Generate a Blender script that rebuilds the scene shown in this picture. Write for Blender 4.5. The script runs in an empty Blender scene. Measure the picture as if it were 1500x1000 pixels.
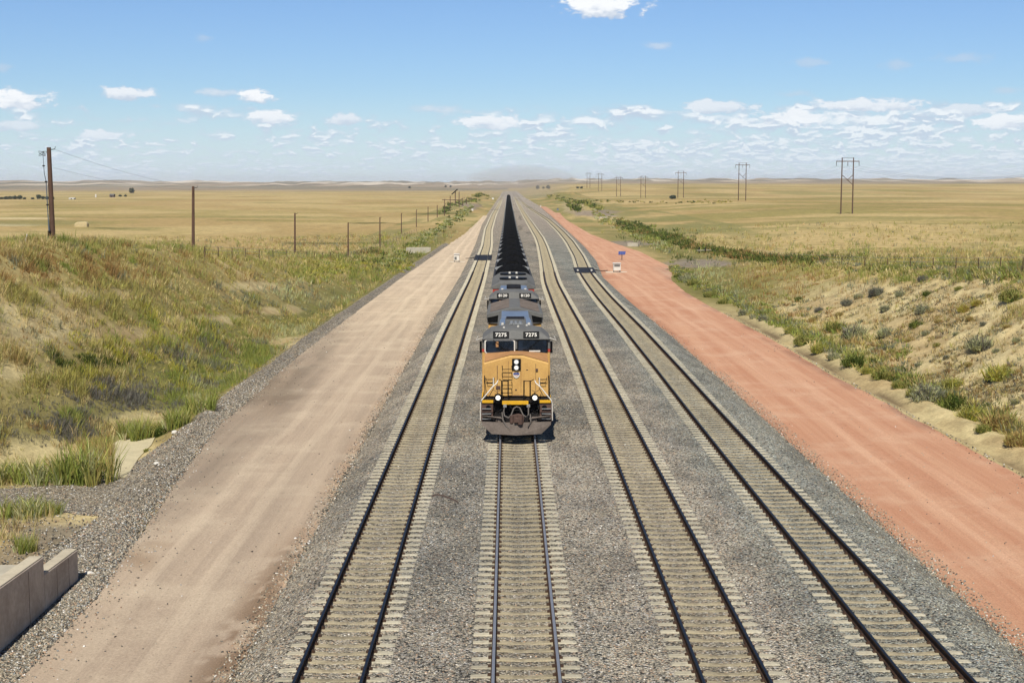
import bpy, math, random
import numpy as np
R = math.radians
scene = bpy.context.scene
# ------------------------------------------------------------------ camera
FPX = 2083.3; VX = 744.3; HY = 268.0; CAMZ = 11.07
YAW = math.atan((750 - VX) / FPX); PIT = math.atan((500 - HY) / FPX)
cam_d = bpy.data.cameras.new('camera'); cam_o = bpy.data.objects.new('camera', cam_d)
scene.collection.objects.link(cam_o); scene.camera = cam_o
cam_d.lens = 50.0; cam_d.sensor_width = 36.0; cam_d.clip_start = 0.5; cam_d.clip_end = 60000
cam_o.location = (0, 0, CAMZ); cam_o.rotation_euler = (math.pi / 2 - PIT, 0, -YAW)
# ------------------------------------------------------------------ world
SUN_EL = R(51); SUN_AZ = R(187)          # azimuth clockwise from +Y (the way the camera looks)
scene.view_settings.view_transform = 'Standard'; scene.view_settings.look = 'None'
scene.view_settings.exposure = 0.30; scene.view_settings.gamma = 1
scene.render.engine = 'CYCLES'
scene.cycles.max_bounces = 6; scene.cycles.volume_bounces = 1
world = bpy.data.worlds.new('World'); scene.world = world; world.use_nodes = True

class NT:
    """tiny node-tree writer"""
    def __init__(s, tree):
        s.t = tree; s.t.nodes.clear()
    def n(s, typ, ins=None, **props):
        nd = s.t.nodes.new(typ)
        for k, v in props.items(): setattr(nd, k, v)
        for k, v in (ins or {}).items():
            sk = nd.inputs[k]
            if isinstance(v, bpy.types.NodeSocket): s.t.links.new(v, sk)
            else: sk.default_value = v
        return nd
    def m(s, op, a, b=0.0, c=0.0, clamp=False):
        return s.n('ShaderNodeMath', {0: a, 1: b, 2: c}, operation=op, use_clamp=clamp).outputs[0]
    def v(s, op, a, b=(0, 0, 0)):
        nd = s.n('ShaderNodeVectorMath', {0: a, 1: b}, operation=op)
        return nd.outputs['Value'] if op in ('LENGTH', 'DOT_PRODUCT', 'DISTANCE') else nd.outputs[0]
    def ss(s, x, a, b, lo=0.0, hi=1.0):
        return s.n('ShaderNodeMapRange', {0: x, 1: a, 2: b, 3: lo, 4: hi}, interpolation_type='SMOOTHSTEP').outputs[0]
    def noise(s, vec, scale, detail=3.0, rough=0.55, **k):
        return s.n('ShaderNodeTexNoise', {'Vector': vec, 'Scale': scale, 'Detail': detail, 'Roughness': rough}, **k).outputs['Fac']
    def mix(s, f, a, b, blend='MIX'):
        nd = s.t.nodes.new('ShaderNodeMix'); nd.data_type = 'RGBA'; nd.blend_type = blend
        for i, v in ((0, f), (6, a), (7, b)):
            if isinstance(v, bpy.types.NodeSocket): s.t.links.new(v, nd.inputs[i])
            elif i == 0: nd.inputs[0].default_value = v
            else: nd.inputs[i].default_value = tuple(v)[:3] + (1,)
        return nd.outputs[2]
    def xyz(s, x, y, z):
        return s.n('ShaderNodeCombineXYZ', {0: x, 1: y, 2: z}).outputs[0]

def build_world():
    w = NT(world.node_tree)
    tc = w.n('ShaderNodeTexCoord').outputs['Generated']
    dirn = w.v('NORMALIZE', tc)
    sp = w.n('ShaderNodeSeparateXYZ', {0: dirn})
    dx, dy, dz = sp.outputs
    sky = w.n('ShaderNodeTexSky', sky_type='NISHITA')
    sky.sun_disc = False; sky.sun_elevation = SUN_EL; sky.sun_rotation = SUN_AZ
    sky.altitude = 1400; sky.air_density = 1.0; sky.dust_density = 0.35; sky.ozone_density = 2.2
    az = w.m('ARCTAN2', dx, dy)
    el = w.m('ARCSINE', dz)
    U = w.m('MULTIPLY', az, 20.83); V = w.m('MULTIPLY', el, 20.83)   # about one unit = 2.75 degrees
    # deepen the blue a little with height, pale near the horizon (the air itself)
    g = w.ss(V, 0.0, 3.0)
    tint = w.mix(g, SKY_LO, SKY_HI)
    tint = w.mix(w.ss(V, 4.0, 12.0), tint, (.40, .47, .58))
    skyc = w.mix(1.0, sky.outputs[0], tint, 'MULTIPLY')
    wob = w.n('ShaderNodeTexNoise', {'Vector': w.xyz(U, w.m('MULTIPLY', V, 2.0), 3.3), 'Scale': 5.0, 'Detail': 6.0, 'Roughness': 0.6})
    wf = w.m('SUBTRACT', wob.outputs['Fac'], 0.5)
    wf2 = w.m('SUBTRACT', w.noise(w.xyz(U, w.m('MULTIPLY', V, 1.8), 9.1), 2.2, 2.0), 0.5)
    A = None; L = None
    P = w.xyz(U, V, 0.0)
    for (cx, cy, rx, ry, br) in CLOUDS:
        cu = math.atan((cx - VX) / FPX) * 20.83; cv = math.atan((HY - cy) / FPX) * 20.83
        d = w.v('SUBTRACT', P, (cu, cv, 0))
        q = w.v('MULTIPLY', d, (100.0 / rx, 100.0 / ry, 0))
        r = w.v('LENGTH', q)
        f = w.m('ADD', w.m('SUBTRACT', 1.0, r), w.m('MULTIPLY', wf, 1.9))
        f = w.m('ADD', f, w.m('MULTIPLY', wf2, 1.0))
        a = w.m('MULTIPLY', w.ss(f, -0.05, 0.42 if br > .6 else .9), min(1.0, br + 0.15))
        hz = w.n('ShaderNodeSeparateXYZ', {0: q}).outputs[1]
        lit = w.m('MULTIPLY', w.ss(w.m('ADD', hz, w.m('MULTIPLY', wf, 2.4)), -1.0, 0.1), br)
        A = a if A is None else w.m('MAXIMUM', A, a)
        ll = w.m('MULTIPLY', lit, a)
        L = ll if L is None else w.m('MAXIMUM', L, ll)
    for (v0, v1, v2, v3, sc, st, th, seed) in BANDS:
        Uw = w.m('ADD', U, w.m('MULTIPLY', wf2, .5)); Vw = w.m('ADD', V, w.m('MULTIPLY', wf, .05))
        p0 = w.xyz(Uw, w.m('MULTIPLY', Vw, st), seed)
        p1 = w.xyz(Uw, w.m('MULTIPLY', w.m('ADD', Vw, 0.035 * 3 / sc), st), seed)
        n0 = w.noise(p0, sc, 4.0, 0.5); n1 = w.noise(p1, sc, 4.0, 0.5)
        big = w.noise(w.xyz(U, V, seed + 5), 0.75, 2.0)
        win = w.m('MULTIPLY', w.ss(V, v0, v1), w.ss(V, v2, v3, 1.0, 0.0))
        nn = w.m('ADD', n0, w.m('MULTIPLY', w.m('SUBTRACT', big, 0.5), 0.55))
        nn = w.m('ADD', nn, w.m('MULTIPLY', w.ss(U, -3.0, 4.0, -0.03, 0.085), 1.0))
        nn = w.m('ADD', nn, w.m('MULTIPLY', w.m('SUBTRACT', win, 1.0), 0.35))
        a = w.m('MULTIPLY', w.ss(nn, th - .05, th + 0.20), w.ss(win, 0.0, 0.3))
        lit = w.ss(w.m('SUBTRACT', n0, n1), -0.03, 0.045, 0.0, 1.0)
        lit = w.m('MULTIPLY', lit, w.ss(nn, th, th + 0.16, 0.3, 1.0))
        ll = w.m('MULTIPLY', lit, a)
        A = w.m('MAXIMUM', A, w.m('MULTIPLY', a, 0.88))
        L = w.m('MAXIMUM', L, ll)
    cc = w.mix(L, CL_DARK, CL_LIT)
    col = w.mix(A, skyc, cc)
    # milky air low on the horizon
    col = w.mix(w.ss(V, -0.1, 1.45, 0.70, 0.0), col, CL_LOW)
    bg = w.n('ShaderNodeBackground', {'Color': col, 'Strength': 0.10})
    w.n('ShaderNodeOutputWorld', {'Surface': bg.outputs[0]})
SKY_LO = (0.60, 0.70, 0.80); SKY_HI = (0.61, 0.73, 0.90)
CL_DARK = (4.4, 5.15, 6.3); CL_LIT = (8.0, 8.2, 8.4); CL_LOW = (5.1, 6.2, 7.3)
CLOUDS = [(882, 17, 64, 19, 1.0), (462, -2, 50, 9, .7), (1228, -2, 34, 6, .8), (960, 73, 26, 9, .45),
          (1180, 99, 34, 8, .3), (1302, 105, 24, 9, .3), (1400, 98, 50, 10, .28), (40, 155, 46, 17, .95),
          (196, 143, 42, 11, .8), (380, 145, 30, 13, .95), (330, 141, 40, 8, .6), (402, 175, 40, 13, .9),
          (30, 190, 50, 9, .7), (160, 202, 44, 9, .8), (290, 163, 34, 9, .6), (640, 163, 44, 9, .55), (510, 178, 34, 10, .75),
          (1050, 160, 60, 12, .75), (1160, 176, 80, 14, .9), (1270, 160, 90, 13, .8), (720, 180, 50, 13, .9),
          (1400, 168, 60, 10, .7), (1470, 185, 50, 14, .95), (1160, 143, 28, 6, .3), (286, 5, 12, 9, .3),
          (306, 65, 16, 8, .22), (8, 113, 26, 8, .3), (1470, 143, 30, 7, .3)]
# v0..v1 fade in, v2..v3 fade out (units of ~100 px above horizon), scale, stretch, threshold, seed
BANDS = [(0.72, 0.90, 1.02, 1.25, 2.3, 1.9, 0.50, 1.7), (0.45, 0.62, 0.85, 1.1, 3.3, 2.0, 0.46, 7.9),
         (0.18, 0.32, 0.55, 0.75, 4.8, 2.2, 0.445, 12.3), (0.0, 0.1, 0.25, 0.42, 7.0, 2.8, 0.44, 21.1)]
build_world()
sun_d = bpy.data.lights.new('sun', 'SUN'); sun_o = bpy.data.objects.new('sun', sun_d)
scene.collection.objects.link(sun_o)
sun_d.energy = 5.0; sun_d.angle = R(0.53); sun_d.color = (1.0, 0.955, 0.88)
sun_o.rotation_euler = (math.pi / 2 - SUN_EL, 0, math.pi - SUN_AZ)
sun_o.location = (-20, -60, 90)

# ------------------------------------------------------------------ numpy helpers
rng = np.random.default_rng(7)
def hsh(ix, iy, seed):
    n = (ix.astype(np.int64) * 374761393 + iy.astype(np.int64) * 668265263 + seed * 1442695041) & 0xffffffff
    n = ((n ^ (n >> 13)) * 1274126177) & 0xffffffff
    return ((n ^ (n >> 16)) & 0xffff) / 65535.0
def vn(x, y, seed=0):
    x = np.asarray(x, float); y = np.asarray(y, float)
    ix = np.floor(x); iy = np.floor(y); fx = x - ix; fy = y - iy
    fx = fx * fx * (3 - 2 * fx); fy = fy * fy * (3 - 2 * fy)
    a = hsh(ix, iy, seed); b = hsh(ix + 1, iy, seed); c = hsh(ix, iy + 1, seed); d = hsh(ix + 1, iy + 1, seed)
    return (a * (1 - fx) + b * fx) * (1 - fy) + (c * (1 - fx) + d * fx) * fy
def fbm(x, y, seed=0, o=4, g=0.5):
    s = 0; a = 1; t = 0
    for i in range(o):
        s = s + a * vn(x * 2 ** i + 17.3 * i, y * 2 ** i - 9.1 * i, seed + i * 31); t += a; a *= g
    return s / t
def sst(x, a, b):
    t = np.clip((np.asarray(x, float) - a) / (b - a), 0, 1); return t * t * (3 - 2 * t)
def lin(r, g, b, k=1.0):
    c = np.array([r, g, b]) / 255.0
    return np.where(c <= 0.04045, c / 12.92, ((c + 0.055) / 1.055) ** 2.4) * k
KA = 0.63
def alb(r, g, b): return lin(r, g, b, KA)        # colour of a sunlit surface in the photo -> base colour

_cy, _sy, _cp, _sp = math.cos(YAW), math.sin(YAW), math.cos(PIT), math.sin(PIT)
FWD = np.array([_sy * _cp, _cy * _cp, -_sp]); RGT = np.array([_cy, -_sy, 0.0]); UPV = np.array([_sy * _sp, _cy * _sp, _cp])
def ray(x, y):
    x = np.asarray(x, float)[..., None]; y = np.asarray(y, float)[..., None]
    return FWD + RGT * (x - 750) / FPX - UPV * (y - 500) / FPX
def proj(X, Y, Z):
    p = np.stack([X, Y, Z - CAMZ], -1)
    d = p @ FWD
    return 750 + FPX * (p @ RGT) / d, 500 - FPX * (p @ UPV) / d
def pY(x, y, Y):                                   # point on the sight line at ground distance Y
    r = ray(x, y); t = Y / r[1]; return np.array([r[0] * t, Y, CAMZ + r[2] * t])
# ------------------------------------------------------------------ terrain shape
def drop(Y): return np.interp(Y, [0, 85, 109, 126, 142, 158, 174, 190, 207, 223, 239, 255, 300, 400, 600, 1300, 1600, 3000],
                                 [0, 0, .1, .3, .5, .7, .92, 1.1, 1.3, 1.42, 1.57, 1.7, 2.0, 2.3, 2.6, 3.2, 3.5, 3.5])
def PLz(Y): return np.interp(Y, [0, 60, 97, 143, 175, 221, 280, 450, 800, 1500, 3500, 20000], [9, 8.0, 6.9, 3.95, 2.2, -.4, -3.6, -5, -5.5, -6, -6, -6])
def PRz(Y): return np.interp(Y, [0, 60, 100, 150, 190, 260, 400, 514, 817, 1068, 1262, 1437, 1736, 1984, 3000, 20000],
                                [7.5, 6.6, 5.2, 2.2, .9, -.9, -.6, 0, .5, -.2, -2.0, -2.2, 2.2, 4.5, 8, 8])
TRK = [([0, 62, 120, 180, 300, 420, 620, 900, 1400], [-4.05, -4.05, -4.05, -4.1, -4.5, -5.8, -6.3, -6.0, -6.0]),
       ([0, 1400], [.41, .41]),
       ([0, 90, 130, 175, 230, 300, 350, 450, 600, 900, 1400], [5.15, 5.1, 5.1, 5.3, 6.3, 7.3, 7.7, 7.6, 7.3, 7.0, 7.0]),
       ([0, 62, 110, 150, 199, 251, 320, 395, 529, 650, 729, 956, 2600], [9.8, 9.6, 9.75, 9.95, 10.75, 12.5, 14.0, 14.8, 15.1, 13.8, 12.7, 10.8, 10.4])]
from functools import lru_cache
def _smooth(xs, ys):
    g = np.arange(0, 2640, 4.0); v = np.interp(g, xs, ys)
    k = np.hanning(13); k /= k.sum(); vp = np.pad(v, 6, mode='edge'); return g, np.convolve(vp, k, 'valid')
TRKS = [_smooth(*t) for t in TRK]
def trk(k, Y): return np.interp(Y, *TRKS[k])
def balL(Y): return np.interp(Y, [0, 200, 330, 500, 1400], [-6.7, -6.9, -7.6, -9.2, -9.5])
def balR(Y): return np.interp(Y, [0, 60, 120, 150, 200, 251, 310, 398, 540, 840, 1400, 2600], [13.3, 13.1, 13.0, 13.0, 13.4, 15.6, 16.9, 17.7, 18.6, 20, 17, 16])
def rdL0(Y): return np.interp(Y, [0, 40, 70, 200, 300, 400, 520, 700], [-11.3, -12.2, -14.8, -15.2, -14.3, -12.3, -11.5, -11])   # outer edge of the tan road
def rdR1(Y): return np.interp(Y, [0, 58, 73, 90, 119, 148, 168, 194, 226, 290, 332, 398, 540, 840, 1400], [21.1, 21.1, 20.8, 20.4, 20.6, 20.7, 21.0, 22.3, 26.2, 27.0, 25.2, 23.2, 23.0, 23.8, 23.5])
def toeL(Y): return np.interp(Y, [0, 40, 58, 72, 90, 1400], [-24, -24, -22.5, -19.5, -18.6, -18.6])
def toeR(Y): return np.maximum(rdR1(Y) + np.interp(Y, [0, 190, 260, 1400], [2.0, 2.0, 5, 5]), 23.2)
def terr(X, Y, fine=True):
    X = np.asarray(X, float); Y = np.asarray(Y, float); X, Y = np.broadcast_arrays(X, Y)
    zr = -drop(Y)
    base = zr - 0.26
    low = zr - 0.92
    bl, br, r0, r1, tl, tr = balL(Y), balR(Y), rdL0(Y), rdR1(Y), toeL(Y), toeR(Y)
    # ballast shoulders
    crib = np.zeros_like(X)
    for k in range(4): crib = np.maximum(crib, np.exp(-((X - trk(k, Y)) / .62) ** 6))
    z = base - .022 * crib + (low - base) * np.maximum(sst(-X, -bl - 1.5, -bl + .1), sst(X, br - 1.5, br + .1))
    # tan road crown, windrow, ditch
    z = z + 0.05 * np.exp(-((X - (r0 + bl) / 2) / 2.5) ** 2) + 0.06 * np.exp(-((X - (r1 + br) / 2) / 2.5) ** 2)
    wr = sst(Y, 44, 52)
    z = z + wr * (0.22 * np.exp(-((X - (r0 - .7)) / .5) ** 2))
    dl = sst(-X, -r0 + 1.2, -r0 + 3.0)
    z = z - 0.55 * dl * sst(Y, 46, 60) * (1 - sst(Y, 300, 420))
    # right ditch groove and little berm
    nearR = 1 - sst(Y, 115, 150)
    z = z - nearR * 0.16 * np.exp(-((X - (r1 + .7)) / .35) ** 2) + nearR * 0.30 * np.exp(-((X - (r1 + 1.9)) / .55) ** 2)
    # banks up to the prairie
    PL = PLz(Y); PR = PRz(Y)
    wl = np.interp(Y, [0, 60, 97, 150, 250, 400, 800], [11, 11, 11.5, 11, 14, 30, 60])
    wR = np.interp(Y, [0, 60, 110, 160, 220, 300, 500, 900], [14, 14, 14, 15, 26, 45, 90, 100])
    tL = np.clip((tl - X) / wl, 0, 1); tR = np.clip((X - tr) / wR, 0, 1)
    sL = tL * tL * (3 - 2 * tL) * .5 + tL * .5; sR = tR * tR * (3 - 2 * tR) * .5 + tR * .5
    z = z + (PL - z) * sL * (X < tl) + (PR - z) * sR * (X > tr)
    am = sst(Y, 120, 600)
    far = np.maximum(np.maximum(0, tL), np.maximum(0, tR))
    if fine:
        z = z + 1.0 * far * (0.9 * (fbm(X / 26, Y / 26, 3, 3) - .5) + 0.30 * (fbm(X / 3.1, Y / 3.1, 5, 3) - .5)) * (1 - .3 * am)
        # eroded rills on the right cut
        ris = sst(tR, .05, .3) * (1 - sst(tR, .85, 1.0)) * (1 - sst(Y, 130, 190))
        z = z + ris * 1.5 * (0.50 * (fbm((Y + X * .35) / 1.7, X / 7.0, 11, 3) - .5) + .30 * (fbm(X / 1.1, Y / 1.3, 13, 3, .6) - .5))
        ril = sst(tL, .05, .3) * (1 - sst(Y, 130, 190))
        z = z + ril * 0.5 * (fbm((Y - X * .4) / 3.5, X / 8.0, 15, 3) - .5)
    z = z + far * (1 - np.exp(-((np.abs(X) - 30).clip(0) / 120) ** 2)) * 3.0 * (fbm(X / 310, Y / 420, 8, 3) - .5) * sst(Y, 200, 700)
    # spoil heaps beside the line
    for (cx, cy, sx, sy, h) in ((34, 640, 8, 45, 6.0), (47, 900, 9, 60, 4.5), (50, 1250, 18, 140, 6.5), (-20, 800, 5, 60, 4.5), (-26, 1300, 9, 90, 6), (-24, 530, 5, 22, 2.2)):
        z = z + h * np.exp(-((X - cx) / sx) ** 2 - ((Y - cy) / sy) ** 2) * (.7 + .6 * fbm(X / 7, Y / 18, 21, 3))
    # far country: low hills and bluffs
    ang = X / np.maximum(Y, 50)
    hf = sst(Y, 3200, 8800)
    hh = 22 + 34 * (fbm(ang * 85 + 3, Y / 3000, 41, 4, .55) - .5) + 7 * sst(-ang, .22, .4) + 3 * sst(ang, .05, .35)
    crest = 1 - .9 * sst(Y, 9500, 15000)
    z = z + hf * hh * crest + hf * 18 * (fbm(X / 700, Y / 900, 44, 4) - .5)
    return z
def march(x, y, n=700):
    r = ray(x, y); y_ = np.geomspace(22, 14000, n)
    shp = r.shape[:-1]; r = r.reshape(-1, 3)
    t = y_[None, :] / r[:, 1:2]
    PX = r[:, 0:1] * t; PY = np.broadcast_to(y_[None, :], PX.shape); PZ = CAMZ + r[:, 2:3] * t
    below = PZ < terr(PX, PY)
    i = np.argmax(below, 1); i = np.clip(i, 1, n - 1)
    a = y_[i - 1]; b = y_[i]
    for _ in range(12):
        m = (a + b) / 2; tm = m / r[:, 1]
        c = (CAMZ + r[:, 2] * tm) < terr(r[:, 0] * tm, m)
        b = np.where(c, m, b); a = np.where(c, a, m)
    tm = b / r[:, 1]; out = np.stack([r[:, 0] * tm, b, terr(r[:, 0] * tm, b)], -1)
    return out.reshape(shp + (3,))

# ------------------------------------------------------------------ object helpers
COL = scene.collection
def tag(o, label=None, cat=None, group=None, kind=None):
    if label: o['label'] = label
    if cat: o['category'] = cat
    if group: o['group'] = group
    if kind: o['kind'] = kind
    return o
def empty(name, loc, rz=0.0, **k):
    o = bpy.data.objects.new(name, None); COL.objects.link(o); o.location = loc; o.rotation_euler = (0, 0, rz)
    o.empty_display_size = .3
    return tag(o, **k)
def np_mesh(name, V, F, mats, smooth=False, cols=None, midx=None):
    """V (n,3); F (m,k) constant-size faces"""
    me = bpy.data.meshes.new(name); V = np.ascontiguousarray(V, np.float32); F = np.ascontiguousarray(F, np.int32)
    me.vertices.add(len(V)); me.vertices.foreach_set('co', V.ravel())
    m, k = F.shape
    me.loops.add(m * k); me.loops.foreach_set('vertex_index', F.ravel())
    me.polygons.add(m); me.polygons.foreach_set('loop_start', np.arange(0, m * k, k, dtype=np.int32))
    try: me.polygons.foreach_set('loop_total', np.full(m, k, np.int32))
    except Exception: pass
    if midx is not None: me.polygons.foreach_set('material_index', np.ascontiguousarray(midx, np.int32))
    for a in mats: me.materials.append(a)
    me.update(calc_edges=True)
    if smooth: me.polygons.foreach_set('use_smooth', np.ones(m, bool))
    if cols is not None:
        a = me.color_attributes.new('col', 'FLOAT_COLOR', 'POINT')
        c = np.ones((len(V), 4), np.float32); c[:, :cols.shape[1]] = cols
        a.data.foreach_set('color', c.ravel())
    return me
def link(name, me, parent=None, loc=None, **k):
    o = bpy.data.objects.new(name, me); COL.objects.link(o)
    if parent is not None: o.parent = parent
    if loc is not None: o.location = loc
    return tag(o, **k)
def grid_faces(nx, ny):
    i = np.arange(nx * ny).reshape(ny, nx)
    return np.stack([i[:-1, :-1], i[:-1, 1:], i[1:, 1:], i[1:, :-1]], -1).reshape(-1, 4)
class MB:
    """collects simple solids into one mesh"""
    def __init__(s): s.v = []; s.f = []; s.m = []
    def add(s, vs, fs, m=0):
        b = len(s.v); s.v += [tuple(p) for p in vs]; s.f += [tuple(b + i for i in f) for f in fs]; s.m += [m] * len(fs); return s
    def box(s, x0, x1, y0, y1, z0, z1, m=0):
        return s.add([(x0, y0, z0), (x1, y0, z0), (x1, y1, z0), (x0, y1, z0), (x0, y0, z1), (x1, y0, z1), (x1, y1, z1), (x0, y1, z1)],
                     [(0, 3, 2, 1), (4, 5, 6, 7), (0, 1, 5, 4), (1, 2, 6, 5), (2, 3, 7, 6), (3, 0, 4, 7)], m)
    def prism(s, pts, a0, a1, axis='y', m=0):
        """pts: outline in the two other axes ((x,z) for y, (y,z) for x, (x,y) for z)"""
        n = len(pts)
        def P(p, a):
            return {'y': (p[0], a, p[1]), 'x': (a, p[0], p[1]), 'z': (p[0], p[1], a)}[axis]
        vs = [P(p, a0) for p in pts] + [P(p, a1) for p in pts]
        fs = [tuple(range(n)), tuple(range(2 * n - 1, n - 1, -1))] + [(i, n + i, n + (i + 1) % n, (i + 1) % n) for i in range(n)]
        return s.add(vs, fs, m)
    def loft(s, rings, m=0, cap=True):
        n = len(rings[0]); vs = [p for r in rings for p in r]; fs = []
        for k in range(len(rings) - 1):
            for i in range(n):
                a = k * n + i; b = k * n + (i + 1) % n; fs.append((a, b, b + n, a + n))
        if cap: fs += [tuple(range(n - 1, -1, -1)), tuple(range((len(rings) - 1) * n, len(rings) * n))]
        return s.add(vs, fs, m)
    def cyl(s, c, r, h, axis='z', n=14, m=0, r2=None):
        r2 = r if r2 is None else r2
        def ring(rr, d):
            o = []
            for i in range(n):
                a = 2 * math.pi * i / n; u, w = rr * math.cos(a), rr * math.sin(a)
                o.append({'z': (c[0] + u, c[1] + w, c[2] + d), 'y': (c[0] + u, c[1] + d, c[2] + w), 'x': (c[0] + d, c[1] + u, c[2] + w)}[axis])
            return o
        return s.loft([ring(r, 0), ring(r2, h)], m)
    def tube(s, pts, r, n=6, m=0):
        pts = [np.array(p, float) for p in pts]; rings = []
        for i, p in enumerate(pts):
            d = pts[min(i + 1, len(pts) - 1)] - pts[max(i - 1, 0)]; d /= (np.linalg.norm(d) + 1e-9)
            u = np.cross(d, (0, 0, 1) if abs(d[2]) < .9 else (1, 0, 0)); u /= np.linalg.norm(u); w = np.cross(d, u)
            rr = r[i] if isinstance(r, (list, tuple)) else r
            rings.append([tuple(p + rr * (math.cos(2 * math.pi * k / n) * u + math.sin(2 * math.pi * k / n) * w)) for k in range(n)])
        return s.loft(rings, m)
    def mesh(s, name, mats, bevel=0, smooth=False):
        me = bpy.data.meshes.new(name); me.from_pydata(s.v, [], s.f)
        for a in (mats if isinstance(mats, (list, tuple)) else [mats]): me.materials.append(a)
        me.polygons.foreach_set('material_index', s.m)
        import bmesh
        bm = bmesh.new(); bm.from_mesh(me); bmesh.ops.recalc_face_normals(bm, faces=bm.faces)
        if bevel:
            es = [e for e in bm.edges if len(e.link_faces) == 2 and e.calc_face_angle(0) > 0.5]
            bmesh.ops.bevel(bm, geom=es, offset=bevel, segments=1, affect='EDGES', clamp_overlap=True)
        bm.to_mesh(me); bm.free()
        if smooth:
            me.polygons.foreach_set('use_smooth', [True] * len(me.polygons))
            try: me.set_sharp_from_angle(angle=R(35))
            except Exception: pass
        me.update(); return me
    def build(s, name, mats, parent=None, bevel=0, smooth=False, loc=None, **k):
        return link(name, s.mesh(name, mats, bevel, smooth), parent, loc, **k)

# ------------------------------------------------------------------ materials
MATS = {}
def base_mat(name):
    m = bpy.data.materials.new(name); m.use_nodes = True; MATS[name] = m; return m, NT(m.node_tree)
def out(w, col, rough=.9, metal=0.0, bump=None, bstr=0.5, bdist=0.05, spec=0.3, **ex):
    ins = {'Base Color': col if isinstance(col, bpy.types.NodeSocket) else tuple(col)[:3] + (1,), 'Roughness': rough, 'Metallic': metal, 'Specular IOR Level': spec}
    ins.update(ex)
    if bump is not None:
        ins['Normal'] = w.n('ShaderNodeBump', {'Height': bump, 'Strength': bstr, 'Distance': bdist}).outputs[0]
    b = w.n('ShaderNodeBsdfPrincipled', ins); w.n('ShaderNodeOutputMaterial', {'Surface': b.outputs[0]})
def simple(name, c, rough=.6, metal=0.0, dirt=0.25, dscale=3.0, dcol=None, spec=.4, bump=0.0, vary=0.0):
    m, w = base_mat(name)
    p = w.n('ShaderNodeTexCoord').outputs['Object']
    n = w.noise(p, dscale, 5.0, .65); f = w.ss(n, .38, .72, 0.0, 1.0)
    dc = dcol if dcol is not None else tuple(x * .45 for x in c)
    col = w.mix(w.m('MULTIPLY', f, dirt), c, dc)
    fine = w.noise(p, dscale * 9, 3.0)
    col = w.mix(w.ss(fine, .3, .7, 0, dirt * .6), col, dc)
    if vary:
        rv = w.n('ShaderNodeObjectInfo').outputs['Random']; st = w.noise(w.v('ADD', p, w.xyz(0, w.m('MULTIPLY', rv, 40.0), 0)), 3.5, 5.0, .7)
        col = w.mix(1.0, col, w.mix(rv, (1 - vary, 1 - vary, 1 - vary * 1.1), (1 + vary * .5, 1 + vary * .5, 1 + vary * .4)), 'MULTIPLY')
        col = w.mix(w.ss(st, .5, .66, 0, .7), col, tuple(x * .5 for x in c))
    out(w, col, rough, metal, bump=fine if bump else None, bstr=bump, bdist=.02, spec=spec)
    return m

def stones_mat(name, cols, tintattr=True, size=0.06, dust=None):
    """broken rock: one colour per stone from a small palette, rounded bump"""
    m, w = base_mat(name)
    p = w.n('ShaderNodeTexCoord').outputs['Object']
    vo = w.n('ShaderNodeTexVoronoi', {'Vector': p, 'Scale': 1 / size, 'Randomness': 1.0})
    v2 = w.n('ShaderNodeTexVoronoi', {'Vector': p, 'Scale': 1 / (size * 2.3), 'Randomness': 1.0})
    r = w.n('ShaderNodeSeparateXYZ', {0: vo.outputs['Color']})
    cr = w.n('ShaderNodeValToRGB', {0: r.outputs[0]}); cr.color_ramp.interpolation = 'CONSTANT'
    el = cr.color_ramp.elements
    for i, (pos, c) in enumerate(cols):
        e = el[i] if i < 2 else el.new(pos)
        e.position = pos; e.color = tuple(c)[:3] + (1,)
    dist = vo.outputs['Distance']
    gap = w.ss(dist, .44, .82, 1.0, 0.34)          # stone colour darkens towards the edge of each stone
    col = w.mix(1.0, cr.outputs[0], w.xyz(gap, gap, gap), 'MULTIPLY')
    r2 = w.n('ShaderNodeSeparateXYZ', {0: v2.outputs['Color']}).outputs[1]
    col = w.mix(w.ss(r2, .5, 1.0, 0, .30), col, (.045, .04, .034))
    at = w.n('ShaderNodeAttribute', attribute_name='col')
    if tintattr: col = w.mix(1.0, col, at.outputs['Color'], 'MULTIPLY')
    big = w.noise(p, .35, 4.0)
    col = w.mix(1.0, col, w.mix(w.ss(big, .35, .65), (.9, .9, .92), (1.1, 1.08, 1.05)), 'MULTIPLY')
    if dust is not None:
        dn = w.m('MULTIPLY', at.outputs['Alpha'], w.ss(w.noise(p, 9.0, 4.0), .3, .62, .35, 1.0))
        col = w.mix(dn, col, dust)
    h = w.m('ADD', w.ss(dist, 0, .8, 1, 0), w.m('MULTIPLY', w.ss(v2.outputs['Distance'], 0, .8, 1, 0), .8))
    out(w, col, .95, 0, bump=h, bstr=1.0, bdist=size * 1.1, spec=.2)
    return m
BAL = stones_mat('ballast_rock', [(0, alb(206, 196, 178)), (.2, alb(240, 230, 210)), (.42, alb(170, 166, 154)), (.60, alb(224, 200, 176)),
                 (.72, alb(84, 82, 76)), (.84, alb(226, 218, 204)), (.95, alb(252, 248, 240))], size=.062, dust=alb(176, 160, 126))
GRV = stones_mat('loose_gravel', [(0, alb(192, 178, 152)), (.25, alb(214, 198, 168)), (.50, alb(118, 108, 92)), (.66, alb(208, 194, 168)), (.90, alb(250, 244, 230))], size=.085)

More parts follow.
